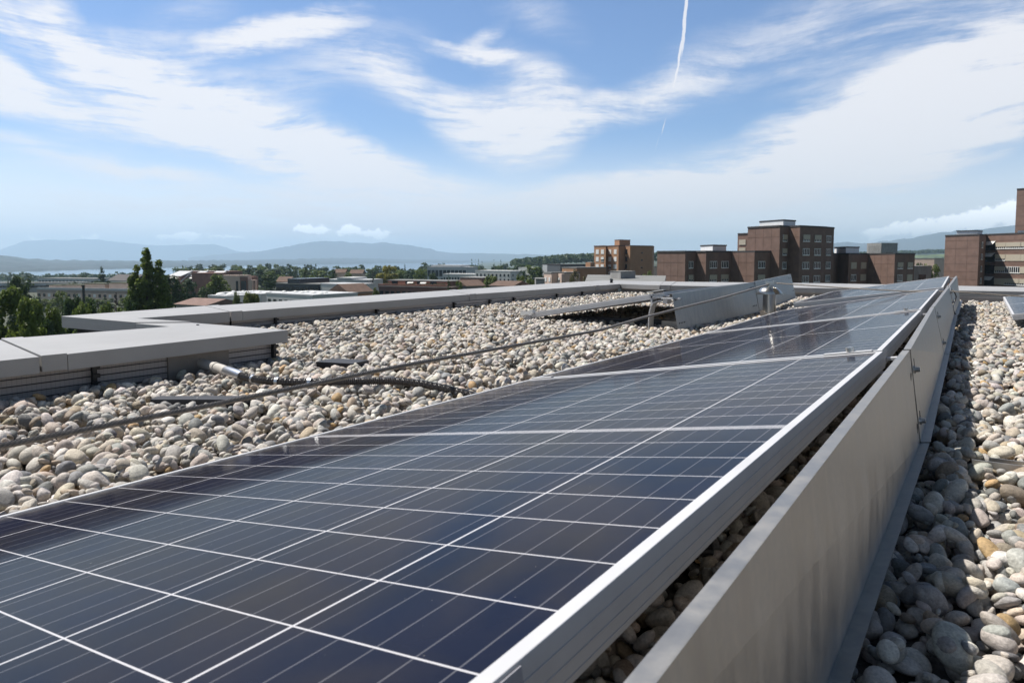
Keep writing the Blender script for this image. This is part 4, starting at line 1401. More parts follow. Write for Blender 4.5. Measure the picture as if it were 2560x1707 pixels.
tree('round', 967, 661, 330, 62, L_YEL, 'large round yellow green tree behind the terracotta block', nleaf=7000, leaf=.034, seed=46)
tree('round', 1000, 676, 420, 40, L_MID, 'green tree right behind the large yellow green one', nleaf=2800, leaf=.04, seed=47)
tree('round', 1022, 676, 390, 34, L_BLUE, 'blue green tree above the left awning of the terracotta block', nleaf=2600, leaf=.04, seed=48)
tree('round', 1048, 671, 380, 34, L_MID, 'green tree left of the white framed office', nleaf=2600, leaf=.04, seed=49)
tree('round', 1084, 681, 300, 36, L_DARK, 'dark tree in front of the white framed office', nleaf=3000, leaf=.038, seed=50)
tree('conifer', 1122, 677, 200, 34, L_DARK, 'dark spruce with a sharp top at the right end of the terracotta block', nleaf=4000, leaf=.032, seed=51, name='spruce_tree')
tree('round', 1147, 702, 225, 30, L_MID, 'small green tree beside the dark spruce', nleaf=2600, leaf=.04, seed=52)
tree('round', 1168, 704, 260, 24, L_MID, 'pale green tree behind the broad tiled roof', nleaf=2000, leaf=.04, seed=53)
tree('round', 1229, 687, 222, 50, L_MID, 'round green tree in front of the white three storey block', nleaf=5500, leaf=.034, seed=54)
tree('conifer', 1221, 680, 300, 12, L_DARK, 'little dark fir top over the round green tree', nleaf=900, leaf=.05, seed=55, name='fir_tree')
tree('round', 1298, 689, 220, 42, L_MID, 'green tree touching the right end of the white three storey block', nleaf=4500, leaf=.035, seed=56)
tree('round', 1326, 694, 210, 44, L_MID, 'green tree between the white block and the salmon wing', nleaf=4500, leaf=.035, seed=57)
tree('round', 1306, 676, 330, 30, L_DARK, 'dark green tree behind the two trees beside the white block', nleaf=2600, leaf=.04, seed=58)
tree('round', 1352, 671, 310, 34, L_DARK, 'dark tree left of the plain blue grey block', nleaf=2800, leaf=.04, seed=59)
tree('round', 1351, 641, 900, 18, L_DARK, 'lone dark oak standing on the wooded skyline', nleaf=1500, leaf=.05, seed=60)
tree('sparse', 1452, 666, 120, 62, L_FLOW, 'thin crowned tree dotted with pale blossom in front of the orange block', nleaf=3200, leaf=.022, seed=61)
tree('round', 1620, 676, 210, 40, L_MID, 'green tree in the gap between the orange and the brown buildings', nleaf=3000, leaf=.04, seed=62)
tree('round', 2330, 664, 178, 58, L_MID, 'dark green tree left of the blank end wall at right', nleaf=6000, leaf=.034, seed=63)
tree('round', 2300, 655, 260, 34, L_DARK, 'dark tree over the low concrete shed', nleaf=2500, leaf=.04, seed=64)
tree('round', 588, 735, 96, 34, L_LIGHT, 'pale green treetop peeking over the parapet, left of its larger twin', nleaf=3500, leaf=.045, seed=65)
tree('round', 628, 731, 92, 56, L_LIGHT, 'larger pale green treetop over the parapet before the white roofs', nleaf=4500, leaf=.045, seed=66)
tree('round', 942, 724, 120, 34, L_LIGHT, 'pale green bush top at the left end of the terracotta block', nleaf=2500, leaf=.045, seed=67)
POPX = [(1179, 648, 10), (1188, 647, 8), (1196, 648, 8), (1205, 653, 6), (1235, 648, 14), (1252, 650, 10)]
PL = ['first far poplar of the group on the skyline, left and slim', 'second far poplar on the skyline, slim', 'third far poplar on the skyline, slim', 'smallest far poplar on the skyline', 'widest far poplar on the skyline', 'last far poplar on the skyline, right of the widest']
for i, (x, y, w_) in enumerate(POPX):
    tree('poplar', x, y, 1150, w_, L_DARK, PL[i], nleaf=900, leaf=.06, seed=70 + i % 3, name='poplar_tree', group='far poplars on the skyline')

# belt of town trees, copies of a few kinds
rngb = random.Random(21)
belt = []
for i in range(150):
    x = rngb.uniform(440, 1345)
    D = rngb.uniform(470, 1000)
    yt = 672 - 14 * (D - 470) / 530 + rngb.uniform(-2.5, 5)
    if 1060 < x < 1300 and D < 600:
        continue
    belt.append((x, D, yt))
for i in range(36):
    belt.append((rngb.uniform(-150, 420), rngb.uniform(560, 1100), rngb.uniform(696, 704)))
for i in range(26):
    belt.append((rngb.uniform(1290, 1500), rngb.uniform(420, 900), rngb.uniform(660, 672)))
for i in range(24):
    belt.append((rngb.uniform(2260, 2420), rngb.uniform(330, 700), rngb.uniform(650, 662)))
protos = []
for i, (x, D, yt) in enumerate(belt):
    k = i % 8
    kd, m_, s_ = [('round', L_MID, 80), ('round', L_DARK, 81), ('round', L_BLUE, 82), ('sequoia', L_DARK, 83), ('round', L_BLUE, 84), ('round', L_MID, 85), ('conifer', L_DARK, 86), ('round', L_DARK, 87)][k]
    wm = (rngb.uniform(11, 17) if kd == 'round' else rngb.uniform(6, 9)) * FOC / D
    tree(kd, x, yt, D, wm, m_, 'far broad leaved tree in the green belt before the lake' if kd == 'round' else 'far dark conifer in the green belt before the lake', nleaf=900, leaf=.07, seed=s_, group='trees of the far green belt' if kd == 'round' else 'conifers of the far green belt')


def woodland(name, n_, region, hgt, m, seed, leaf=1.6):
    """far wood read as one mass"""
    rng = np.random.default_rng(seed)
    P = region(rng, n_)
    V = []
    K = 26
    for (x, y, z) in P:
        h = hgt * rng.uniform(.7, 1.3)
        d = rng.normal(0, 1, (K, 3))
        d /= np.linalg.norm(d, axis=1)[:, None]
        d[:, 2] = np.abs(d[:, 2])
        c = np.array([x, y, z + h * .35]) + d * np.array([h * .45, h * .45, h * .62])
        nr = d + rng.normal(0, .4, (K, 3))
        nr /= np.linalg.norm(nr, axis=1)[:, None]
        a = np.cross(nr, rng.normal(0, 1, (K, 3)))
        a /= np.linalg.norm(a, axis=1)[:, None]
        b2 = np.cross(nr, a)
        s = leaf * rng.uniform(.7, 1.3, (K, 1))
        V.append(np.stack([c + a * s, c + b2 * s, c - a * s, c - b2 * s], 1).reshape(-1, 3))
    V = np.concatenate(V)
    nq = len(V) // 4
    me = bpy.data.meshes.new(name)
    me.vertices.add(len(V))
    me.vertices.foreach_set('co', V.ravel())
    me.loops.add(len(V))
    me.loops.foreach_set('vertex_index', np.arange(len(V)))
    me.polygons.add(nq)
    me.polygons.foreach_set('loop_start', np.arange(nq) * 4)
    me.polygons.foreach_set('loop_total', np.full(nq, 4))
    me.update(calc_edges=True)
    me.materials.append(m)
    o = bpy.data.objects.new(name, me)
    COL.objects.link(o)
    return tag(o, kind='stuff')


def reg(x0, x1, d0, d1, ylo=None):
    def f(rng, n_):
        x = rng.uniform(x0, x1, n_)
        D = np.sqrt(rng.uniform(d0 ** 2, d1 ** 2, n_))
        u = (x - 1280) / FOC
        r = u * D
        z = terr_z(r, D)
        if ylo is not None:
            z = np.maximum(z, CAM[2] + (645 - np.interp(x, ylo[0], ylo[1])) / FOC * D - 14)
        p = CAM[None, :2] + r[:, None] * R_AX[None, :2] + D[:, None] * F_AX[None, :2]
        return np.c_[p, z]
    return f


woodland('woodland', 1500, reg(-300, 1300, 1000, 2000), 13, L_DARK, 31, 2.2)
woodland('woodland', 900, reg(1285, 1700, 1000, 1700, ([1285, 1350, 1400, 1470, 1560, 1700], [652, 646, 641, 637.5, 636, 634])), 14, L_DARK, 32, 2.4)
woodland('woodland', 700, reg(2050, 2500, 2400, 3300, ([2050, 2157, 2277, 2400], [634, 631, 628, 624])), 14, L_DARK, 33, 3.0)


# ------------------------------------------------------------------ the roof: parapets
ZC = -0.08
GZ = -0.205


def gz(x, y):
    """level of the gravel bed"""
    return GZ + 0.028 * np.maximum(sstep(-x, 2.3, 3.1), sstep(y, 4.3, 5.8))


M_CAP = bpy.data.materials['coated_sheet_grey']


def cap(parent, poly, z1=ZC, t=0.05, name='cap_plate', m=None, bev=0.0015):
    return MB().prism(ccw(poly), z1 - t, z1).build(name, m or M_CAP, parent, bevel=bev)


M_MESH = None


def mesh_guard_mat():
    m = bpy.data.materials.new('slatted_wire_mesh')
    m.use_nodes = True
    n = Nodes(m.node_tree)
    b_ = n.n('ShaderNodeBsdfPrincipled')
    o = n.n('ShaderNodeOutputMaterial')
    n.link(b_.outputs[0], o.inputs[0])
    oc = n.n('ShaderNodeTexCoord').outputs['Object']
    s = n.n('ShaderNodeSeparateXYZ')
    n.link(oc, s.inputs[0])
    h = n.m('ADD', s.outputs[0], s.outputs[1])
    fx = n.m('FRACT', n.m('DIVIDE', h, 0.0125))
    fz = n.m('FRACT', n.m('DIVIDE', s.outputs[2], 0.0062))
    v = n.m('MAXIMUM', n.m('MULTIPLY', n.m('LESS_THAN', fx, 0.16), 0.35), n.m('MULTIPLY', n.m('LESS_THAN', fz, 0.25), 0.5))
    c = n.mix(v, (0.50, 0.46, 0.44, 1), (0.20, 0.18, 0.18, 1))
    n.link(c, b_.inputs['Base Color'])
    b_.inputs['Roughness'].default_value = 0.6
    b_.inputs['Metallic'].default_value = 0.2
    return m


M_MESH = mesh_guard_mat()


def guard(parent, A, B, out, ztop=ZC - .052, zbot=-.27, posts=(), gap=None):
    """slatted wire guard below a cap, A->B, out = outward unit xy"""
    A = np.array(A, float)
    B = np.array(B, float)
    d = B - A
    L = np.linalg.norm(d)
    d /= L
    ax = [(d[0], d[1], 0), (out[0], out[1], 0), (0, 0, 1)]
    spans = [(0, L)]
    if gap:
        spans = [(0, gap[0]), (gap[1], L)]
        c = A + d * (gap[0] + gap[1]) / 2
        MB().box((c[0], c[1], (ztop + zbot) / 2), ((gap[1] - gap[0]) / 2, .012, (ztop - zbot) / 2), ax).build('connection_plate', M_PLATE, parent)
    for a, b_ in spans:
        c = A + d * (a + b_) / 2
        mb_ = MB().box((c[0], c[1], (ztop + zbot) / 2), ((b_ - a) / 2, .003, (ztop - zbot) / 2), ax)
        mb_.build('guard_mesh', M_MESH, parent)
        rb = MB()
        for k, z in enumerate(np.arange(ztop - .018, zbot, -.021)):
            cc = c + np.array(out) * .006
            rb.box((cc[0], cc[1], z), ((b_ - a) / 2 - .002, .0032, .0011), ax)
        rb.build('guard_slats', mat('dark_slat_gap', (.05, .045, .045), .6), parent)
    for s in posts:
        p = A + d * s + np.array(out) * .012
        q = MB().box((p[0], p[1], (ztop + zbot) / 2), (.006, .008, (ztop - zbot) / 2), ax)
        for k in range(5):
            q.box((p[0] + out[0] * .012, p[1] + out[1] * .012, ztop - .01 - k * .026), (.011, .006, .006), ax)
        q.build('post', M_BLACK, parent)


# near run with its end
near = thing('parapet', (-2.4, 0, -.25), 'near roof parapet with grey metal cap and a blunt end beside the drain hose', 'parapet')
cap(near, [(-2.075, -3.5), (-2.0885, -.112), (-2.705, -.03), (-2.69, -3.5)], ZC - .001)
cap(near, [(-2.0888, -.106), (-2.085, -.040), (-2.698, .04), (-2.7052, -.024)], ZC + .0018, name='joint_cover')
cap(near, [(-2.0858, -.0385), (-2.14, .775), (-2.756, .703), (-2.93, .541), (-2.663, .565), (-2.699, .042)], ZC - .001)
guard(near, (-2.12, -3.5), (-2.178, .735), (1, .03), posts=(.9, 2.2, 3.56, 4.225), gap=(3.80, 4.03))
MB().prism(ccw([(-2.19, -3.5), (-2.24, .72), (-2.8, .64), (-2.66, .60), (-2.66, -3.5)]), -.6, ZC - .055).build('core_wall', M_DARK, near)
# link and left run
left = thing('parapet', (-3.5, 3, -.25), 'long left roof parapet with grey metal cap running to the far corner above the lake', 'parapet')
cap(left, [(-2.9345, .5418), (-3.554, .474), (-3.677, 1.28), (-3.144, 1.121), (-3.124, .639), (-2.7605, .7065)], ZC + .0035, .056)
J = [(-3.146, 1.130, -3.679, 1.289), (-3.150, 1.20, -3.69, 1.37), (-3.26, 3.236, -3.86, 3.66), (-3.263, 3.33, -3.87, 3.76), (-3.290, 5.319, -4.03, 5.90), (-3.292, 5.40, -4.04, 5.98)]
cap(left, [J[0][:2], J[0][2:], J[1][2:], J[1][:2]], ZC + .004, .053, 'joint_cover')
cap(left, [(J[1][0], J[1][1] + .001), (J[1][2], J[1][3] + .001), (-3.735, 1.837), (-3.80, 2.764), (J[2][2], J[2][3]), J[2][:2], (-3.182, 2.195), (-3.17, 1.5)], ZC)
cap(left, [(J[2][0], J[2][1] + .006), (J[2][2], J[2][3] + .006), J[3][2:], J[3][:2]], ZC + .003, .052, 'joint_cover')
cap(left, [(J[3][0], J[3][1] + .001), (J[3][2], J[3][3] + .001), J[4][2:], J[4][:2]], ZC)
cap(left, [(J[4][0], J[4][1] + .006), (J[4][2], J[4][3] + .006), J[5][2:], J[5][:2]], ZC + .003, .052, 'joint_cover')
cap(left, [(J[5][0], J[5][1] + .001), (J[5][2], J[5][3] + .001), (-4.05, 6.85), (-3.306, 5.902)], ZC)
guard(left, (-3.16, .66), (-3.20, 1.15), (1, .08), posts=())
guard(left, (-3.195, 1.16), (-3.335, 5.9), (1, .03), posts=(.27, 1.06, 1.87, 2.33, 2.68, 3.4, 3.9))
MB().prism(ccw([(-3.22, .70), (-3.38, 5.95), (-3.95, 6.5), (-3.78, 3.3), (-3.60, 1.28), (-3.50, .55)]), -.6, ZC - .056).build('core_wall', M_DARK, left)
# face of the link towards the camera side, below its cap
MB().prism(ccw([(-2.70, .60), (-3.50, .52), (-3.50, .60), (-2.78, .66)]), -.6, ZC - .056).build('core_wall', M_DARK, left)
# back run
backp = thing('parapet', (-.5, 6.6, -.25), 'back roof parapet with grey metal cap closing the roof before the brown buildings', 'parapet')
cap(backp, [(-3.303, 5.906), (-4.047, 6.854), (-3.24, 6.93), (-2.80, 5.826)], ZC)
cap(backp, [(-2.797, 5.83), (-3.236, 6.934), (-3.10, 6.98), (-2.69, 5.85)], ZC + .003, .053, 'joint_cover')
cap(backp, [(-2.688, 5.852), (-3.098, 6.982), (-1.568, 7.48), (.302, 7.60), (3.6, 7.9), (3.6, 6.9), (.29, 6.434), (-1.282, 6.141)], ZC)
guard(backp, (-3.31, 5.94), (-1.27, 6.185), (.12, -1), posts=(.5, 1.0, 1.7))
guard(backp, (-1.27, 6.185), (3.6, 6.94), (.15, -1), posts=(.2, .9, 1.8, 3.0))
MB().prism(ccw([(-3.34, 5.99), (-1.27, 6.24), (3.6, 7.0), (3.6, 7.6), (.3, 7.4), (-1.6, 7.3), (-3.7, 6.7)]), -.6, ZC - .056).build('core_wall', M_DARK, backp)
# knob on the corner
mb = MB().tube([(-3.55, 6.15, ZC + .001), (-3.55, 6.15, ZC + .03)], [.018, .014], 10).tube([(-3.55, 6.15, ZC + .03), (-3.545, 6.15, ZC + .045)], [.022, .018], 10)
tag(mb.build('roof_bolt', M_BLACK, world_to=(-3.55, 6.15, ZC + .001)), 'small black bolt head standing on the far parapet corner', 'bolt')
mb = MB().tube([(-2.62, .66, ZC - .0005), (-2.62, .66, ZC + .003)], .006, 8)
mb.build('rivet', M_BLACK, near)

# the building that carries the roof
mb = MB()
mb.prism(ccw([(-2.66, -6), (-2.68, .6), (-3.5, .55), (-3.70, 1.3), (-3.78, 3.3), (-3.95, 6.6), (.3, 7.35), (5, 7.8), (5, -6)]), -21, -.30)
tag(mb.build('roof_building', M_CONC), kind='structure')


# ------------------------------------------------------------------ gravel
def pebble_mat():
    m = bpy.data.materials.new('river_pebbles')
    m.use_nodes = True
    n = Nodes(m.node_tree)
    b_ = n.n('ShaderNodeBsdfPrincipled')
    o = n.n('ShaderNodeOutputMaterial')
    n.link(b_.outputs[0], o.inputs[0])
    att = n.n('ShaderNodeAttribute', attribute_name='tint')
    oc = n.n('ShaderNodeTexCoord').outputs['Object']
    s1 = n.noise(oc, 320, 5, 0.7)
    s2 = n.noise(oc, 90, 5, 0.65)
    st = n.noise(n.map(oc, rot=(.5, .4, .9), scale=(1, 1, 6)), 45, 4, 0.6, 1.0)
    k = n.m('ADD', n.m('ADD', n.ss(s1, .3, .7, -.20, .18), n.ss(s2, .3, .7, -.14, .14)), n.ss(st, .35, .7, -.08, .06))
    c = n.vm('SCALE', att.outputs['Color'], n.m('ADD', 1.0, k))
    n.link(c, b_.inputs['Base Color'])
    b_.inputs['Roughness'].default_value = 0.62
    b_.inputs['Specular IOR Level'].default_value = 0.35
    bm = n.n('ShaderNodeBump')
    bm.inputs['Strength'].default_value = 0.6
    bm.inputs['Distance'].default_value = 0.004
    n.link(n.m('ADD', n.m('MULTIPLY', s1, 0.5), s2), bm.inputs['Height'])
    n.link(bm.outputs[0], b_.inputs['Normal'])
    return m


M_PEB = pebble_mat()


def ico(sub):
    import bmesh
    bm = bmesh.new()
    bmesh.ops.create_icosphere(bm, subdivisions=sub, radius=1.0)
    v = np.array([x.co[:] for x in bm.verts])
    f = np.array([[q.index for q in x.verts] for x in bm.faces])
    bm.free()
    return v, f


def pebbles():
    rng = np.random.default_rng(5)
    x0, x1, y0, y1 = -3.36, 2.3, -1.3, 6.9
    cell = .0065
    nx, ny = int((x1 - x0) / cell), int((y1 - y0) / cell)
    gx = x0 + (np.arange(nx) + .5) * cell
    gy = y0 + (np.arange(ny) + .5) * cell
    Hm = gz(gx[:, None], gy[None, :]) - .034 + 0 * gy[None, :]
    area = (x1 - x0) * (y1 - y0)
    cand = int(area * 4300)
    X = rng.uniform(x0, x1, cand)
    Y = rng.uniform(y0, y1, cand)
    # keep out of parapets and from under the middle of the panels
    lx = np.where(Y < .74, -2.15 - .03 * np.clip(Y, -1, 1), -3.19 - .03 * np.clip(Y - 1.2, 0, 5))
    ok = (X > lx)
    ok &= (Y < 5.94 + .155 * (X + 3.3) - 0.02)
    ok &= ~((X > -.80) & (X < -.22) & (Y < 5.5) & (Y > -.75))
    # view wedge: full density inside, thinner outside
    r = (X - CAM[0]) * R_AX[0] + (Y - CAM[1]) * R_AX[1]
    F = (X - CAM[0]) * F_AX[0] + (Y - CAM[1]) * F_AX[1]
    infr = (F > .05) & (np.abs(r) < .80 * F + .35)
    ok &= infr | (rng.random(cand) < .62)
    ok &= ~((F < -.25))
    X, Y, r, F, infr = X[ok], Y[ok], r[ok], F[ok], infr[ok]
    n_ = len(X)
    print('pebbles', n_)
    A = np.clip(np.exp(rng.normal(math.log(.0119), .33, n_)), .0050, .0225)     # half length
    A = np.where(rng.random(n_) < .22, A * rng.uniform(.38, .7, n_), A)
    A = np.where(rng.random(n_) < .03, A * 1.22, A)
    Bx = A * rng.uniform(.60, .92, n_)
    Cx = A * rng.uniform(.38, .68, n_)
    th = rng.uniform(0, math.pi, n_)
    Z = np.empty(n_)
    ti = np.empty((n_, 2))
    order = np.arange(n_)
    # drop the stones one after another on a height field
    for i in order:
        a, b_, c_ = A[i], Bx[i], Cx[i]
        R_ = a
        i0 = max(int((X[i] - R_ - x0) / cell), 0)
        i1 = min(int((X[i] + R_ - x0) / cell) + 1, nx)
        j0 = max(int((Y[i] - R_ - y0) / cell), 0)
        j1 = min(int((Y[i] + R_ - y0) / cell) + 1, ny)
        dx = gx[i0:i1, None] - X[i]
        dy = gy[None, j0:j1] - Y[i]
        ct, st = math.cos(th[i]), math.sin(th[i])
        e = ((dx * ct + dy * st) / a) ** 2 + ((-dx * st + dy * ct) / b_) ** 2
        inside = e < 1
        if not inside.any():
            Z[i] = gz(X[i], Y[i]) - .03
            ti[i] = 0
            continue
        sub = Hm[i0:i1, j0:j1]
        hh = sub[inside]
        bot = c_ * np.sqrt(1 - e[inside])
        zc = (hh + bot)
        zi = np.partition(zc, int(len(zc) * .80))[int(len(zc) * .80)]
        lim = float(gz(X[i], Y[i])) + .004 - c_ * .25
        zi = min(zi, lim)
        Z[i] = zi
        # slope of what it lies on
        gxs = ((hh - hh.mean()) * dx.repeat(dy.shape[1], 1)[inside]).mean() / (a * a * .25)
        gys = ((hh - hh.mean()) * dy.repeat(dx.shape[0], 0)[inside]).mean() / (a * a * .25)
        ti[i] = (np.clip(gxs, -.6, .6), np.clip(gys, -.6, .6))
        top = zi + c_ * np.sqrt(np.maximum(1 - e, 0))
        Hm[i0:i1, j0:j1] = np.where(inside, np.maximum(sub, top), sub)
    # stones pressed down under the deflector flange
    xf_ = np.interp(Y, [-.8, .82, 2.4, 4.03, 5.66], [.0955, .0605, -.004, -.068, -.125])
    Z = np.where((X > xf_ - .014) & (X < xf_ + .030), Z - .020, Z)
    Z = np.where((X > -1.0) & (X < -.76) & (Y > -.9) & (Y < 5.8), Z - .022, Z)
    # drop stones fully covered
    ci = np.clip(((X - x0) / cell).astype(int), 0, nx - 1)
    cj = np.clip(((Y - y0) / cell).astype(int), 0, ny - 1)
    keep = Z + Cx > Hm[ci, cj] - .024
    # colours
    pal = 1.06 * np.array([(.47, .445, .41), (.52, .50, .47), (.43, .40, .365), (.40, .39, .375), (.48, .43, .365), (.60, .585, .56), (.30, .30, .30), (.225, .235, .245), (.40, .335, .25), (.43, .30, .16), (.27, .225, .18), (.35, .36, .355), (.155, .16, .165), (.46, .40, .36)])
    wt = np.array([.15, .13, .10, .09, .09, .09, .07, .055, .05, .018, .05, .05, .035, .04])
    colr = pal[rng.choice(len(pal), n_, p=wt / wt.sum())] * rng.uniform(.84, 1.16, (n_, 1)) * np.array([1.035, 1.0, .955]) * (1 + rng.normal(0, .02, (n_, 3)))
    dist = np.sqrt((X - CAM[0]) ** 2 + (Y - CAM[1]) ** 2 + .17)
    lods = [(3, keep & infr & (dist < 1.75)), (2, keep & infr & (dist >= 1.75) & (dist < 4.6)), (1, keep & ((~infr) | (dist >= 4.6)))]
    Vs, Fs, Cs = [], [], []
    off = 0
    for sub, mk in lods:
        idx = np.where(mk)[0]
        if not len(idx):
            continue
        v, f = ico(sub)
        m_ = len(idx)
        print('lod', sub, m_)
        # shape: superellipsoid with random bulges and a flat or two
        ex = rng.uniform(.78, 1.15, (m_, 1, 1))
        P = np.sign(v)[None] * np.abs(v)[None] ** ex
        dirs = rng.normal(0, 1, (m_, 5, 3))
        dirs /= np.linalg.norm(dirs, axis=2)[:, :, None]
        amp = rng.uniform(-.30, .20, (m_, 5))
        dt = np.einsum('vk,mdk->mvd', v, dirs)
        bulge = (np.maximum(dt, 0) ** 3 * amp[:, None, :]).sum(2)
        P = P * (1 + bulge)[:, :, None]
        cut = rng.uniform(.52, 1.1, (m_, 1))                      # worn flat facet
        d0 = dirs[:, 0]
        proj = np.einsum('mvk,mk->mv', P, d0)
        P = P - np.maximum(proj - cut, 0)[:, :, None] * d0[:, None, :] * .85
        P = P * np.stack([A[idx], Bx[idx], Cx[idx]], 1)[:, None, :]
        # tilt then turn
        cz, sz = np.cos(th[idx])[:, None], np.sin(th[idx])[:, None]
        x_, y_, z_ = P[:, :, 0], P[:, :, 1], P[:, :, 2]
        xr = x_ * cz - y_ * sz
        yr = x_ * sz + y_ * cz
        t1 = (ti[idx, 0] + rng.normal(0, .16, m_))[:, None]
        t2 = (ti[idx, 1] + rng.normal(0, .16, m_))[:, None]
        zr = z_ + t1 * xr + t2 * yr
        xr = xr - t1 * z_
        yr = yr - t2 * z_
        P = np.stack([xr + X[idx][:, None], yr + Y[idx][:, None], zr + Z[idx][:, None]], 2)
        Vs.append(P.reshape(-1, 3))
        Fs.append((f[None] + (np.arange(m_) * len(v))[:, None, None]).reshape(-1, 3) + off)
        off += m_ * len(v)
        Cs.append(np.repeat(colr[idx], len(v), 0))
    V = np.concatenate(Vs)
    Fc = np.concatenate(Fs)
    Cc = np.concatenate(Cs)
    me = bpy.data.meshes.new('gravel')
    me.vertices.add(len(V))
    me.vertices.foreach_set('co', V.astype(np.float32).ravel())
    me.loops.add(len(Fc) * 3)
    me.loops.foreach_set('vertex_index', Fc.ravel().astype(np.int32))
    me.polygons.add(len(Fc))
    me.polygons.foreach_set('loop_start', np.arange(len(Fc), dtype=np.int32) * 3)
    me.polygons.foreach_set('loop_total', np.full(len(Fc), 3, np.int32))
    me.polygons.foreach_set('use_smooth', np.ones(len(Fc), bool))
    me.update(calc_edges=True)
    at = me.attributes.new('tint', 'FLOAT_COLOR', 'POINT')
    at.data.foreach_set('color', np.c_[Cc, np.ones(len(Cc))].astype(np.float32).ravel())
    me.materials.append(M_PEB)
    o = bpy.data.objects.new('gravel', me)
    COL.objects.link(o)
    tag(o, kind='stuff')


pebbles()
# bed below the loose stones
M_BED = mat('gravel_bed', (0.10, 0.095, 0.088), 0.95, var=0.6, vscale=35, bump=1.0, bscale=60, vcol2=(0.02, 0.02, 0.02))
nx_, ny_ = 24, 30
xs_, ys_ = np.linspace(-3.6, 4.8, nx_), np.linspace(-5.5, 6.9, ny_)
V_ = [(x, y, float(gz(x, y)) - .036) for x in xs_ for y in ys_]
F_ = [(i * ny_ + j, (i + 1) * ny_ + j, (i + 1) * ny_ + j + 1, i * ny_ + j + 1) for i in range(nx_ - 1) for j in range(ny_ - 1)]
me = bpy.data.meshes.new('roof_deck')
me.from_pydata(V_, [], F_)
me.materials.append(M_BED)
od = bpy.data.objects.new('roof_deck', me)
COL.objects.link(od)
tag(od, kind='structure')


# ------------------------------------------------------------------ solar panels
def bil(Q, s, t):
    """Q: high near, high far, low far, low near; s across from high to low 0..1, t along 0..1"""
    a = lerp(Q[0], Q[1], t)
    b_ = lerp(Q[3], Q[2], t)
    return lerp(a, b_, s)


def solar_panel(Q, label, group, L=1.57, Wd=.978, sticker=False, bolts=()):
    Q = [np.array(q, float) for q in Q]
    c = sum(Q) / 4
    root = thing('solar_panel', c, label, 'solar panel', group)
    lip = .012 / Wd
    lt = .012 / L
    nrm = np.cross(Q[1] - Q[0], Q[3] - Q[0])
    nrm /= np.linalg.norm(nrm)
    if nrm[2] < 0:
        nrm = -nrm
    H_ = .035
    # glass with cells
    n1, n2 = 6, 12
    me = bpy.data.meshes.new('cells')
    V, UV, Fq = [], [], []
    for i in range(n1 + 1):
        for j in range(n2 + 1):
            s = lip + (1 - 2 * lip) * i / n1
            t = lt + (1 - 2 * lt) * j / n2
            p = bil(Q, s, t) - nrm * .0016
            V.append(tuple(p - c))
            UV.append((i / n1 * .954, (j / n2 - .5) * (L - .024)))
    for i in range(n1):
        for j in range(n2):
            Fq.append((i * (n2 + 1) + j, (i + 1) * (n2 + 1) + j, (i + 1) * (n2 + 1) + j + 1, i * (n2 + 1) + j + 1))
    me.from_pydata(V, [], Fq)
    ul = me.uv_layers.new(name='UVMap')
    for lp in me.loops:
        ul.data[lp.index].uv = UV[lp.vertex_index]
    for p in me.polygons:
        p.use_smooth = True
    me.materials.append(M_CELL)
    o = bpy.data.objects.new('cell_glass', me)
    COL.objects.link(o)
    o.parent = root
    # frame: four bars with top lip and side grooves
    fr = MB()
    gr = MB()

    def bar(a0, a1, b0, b1):
        fr.hexa([a0 - nrm * H_, a1 - nrm * H_, b1 - nrm * H_, b0 - nrm * H_], [a0, a1, b1, b0])
    S = [(0, 0), (0, 1), (1, 1), (1, 0)]
    e = [bil(Q, s, t) for s, t in S]
    inn = [bil(Q, s, t) for s, t in ((lip, lt), (lip, 1 - lt), (1 - lip, 1 - lt), (1 - lip, lt))]
    bar(e[0], e[1], inn[0], inn[1])
    bar(inn[1], e[1], inn[2], e[2])
    bar(inn[2], inn[3], e[2], e[3])
    bar(e[0], inn[0], e[3], inn[3])
    fr.build('frame', M_ALU, root, bevel=.0008)
    for a, b_ in ((e[0], e[1]), (e[3], e[2]), (e[0], e[3]), (e[1], e[2])):
        d = (b_ - a)
        Ln = np.linalg.norm(d)
        d = d / Ln
        ou = np.cross(d, nrm)
        if ou @ ((a + b_) / 2 - c) < 0:
            ou = -ou
        for k in (.012, .022, .0305):
            gr.box((a + b_) / 2 - nrm * k + ou * .0001, (Ln / 2 - .002, .0005, .0004), [d, ou, nrm])
    gr.build('frame_grooves', M_ALUD, root)
    # backsheet
    MB().hexa([bil(Q, s, t) - nrm * .0075 for s, t in ((lip, lt), (lip, 1 - lt), (1 - lip, 1 - lt), (1 - lip, lt))],
              [bil(Q, s, t) - nrm * .0045 for s, t in ((lip, lt), (lip, 1 - lt), (1 - lip, 1 - lt), (1 - lip, lt))]).build('backsheet', M_OFFW, root)
    if sticker:
        d = (e[1] - e[0]) / np.linalg.norm(e[1] - e[0])
        ou = -np.cross(d, nrm)
        ou = ou if ou[0] > 0 else -ou
        cpos = lerp(e[0], e[1], .098) - nrm * .0165 + ou * .0014
        MB().box(cpos, (.040, .0004, .0145), [d, ou, nrm]).build('sticker', mat('sticker_paper', (.34, .34, .37), .35), root)
        bk = MB()
        rg = random.Random(4)
        x_ = -.030
        while x_ < .024:
            w_ = rg.choice([.0006, .0011, .0018])
            bk.box(cpos + d * x_ + nrm * .002 + ou * .0005, (w_, .0002, .0062), [d, ou, nrm])
            x_ += w_ * 2 + rg.choice([.001, .0018, .0026])
        for k in range(16):
            bk.box(cpos + d * (-.029 + k * .0033) - nrm * .0085 + ou * .0005, (.0011, .0002, .0016 if k % 5 else .0008), [d, ou, nrm])
        bk.build('sticker_print', mat('sticker_ink', (.06, .06, .08), .5), root)
    return root, Q, nrm


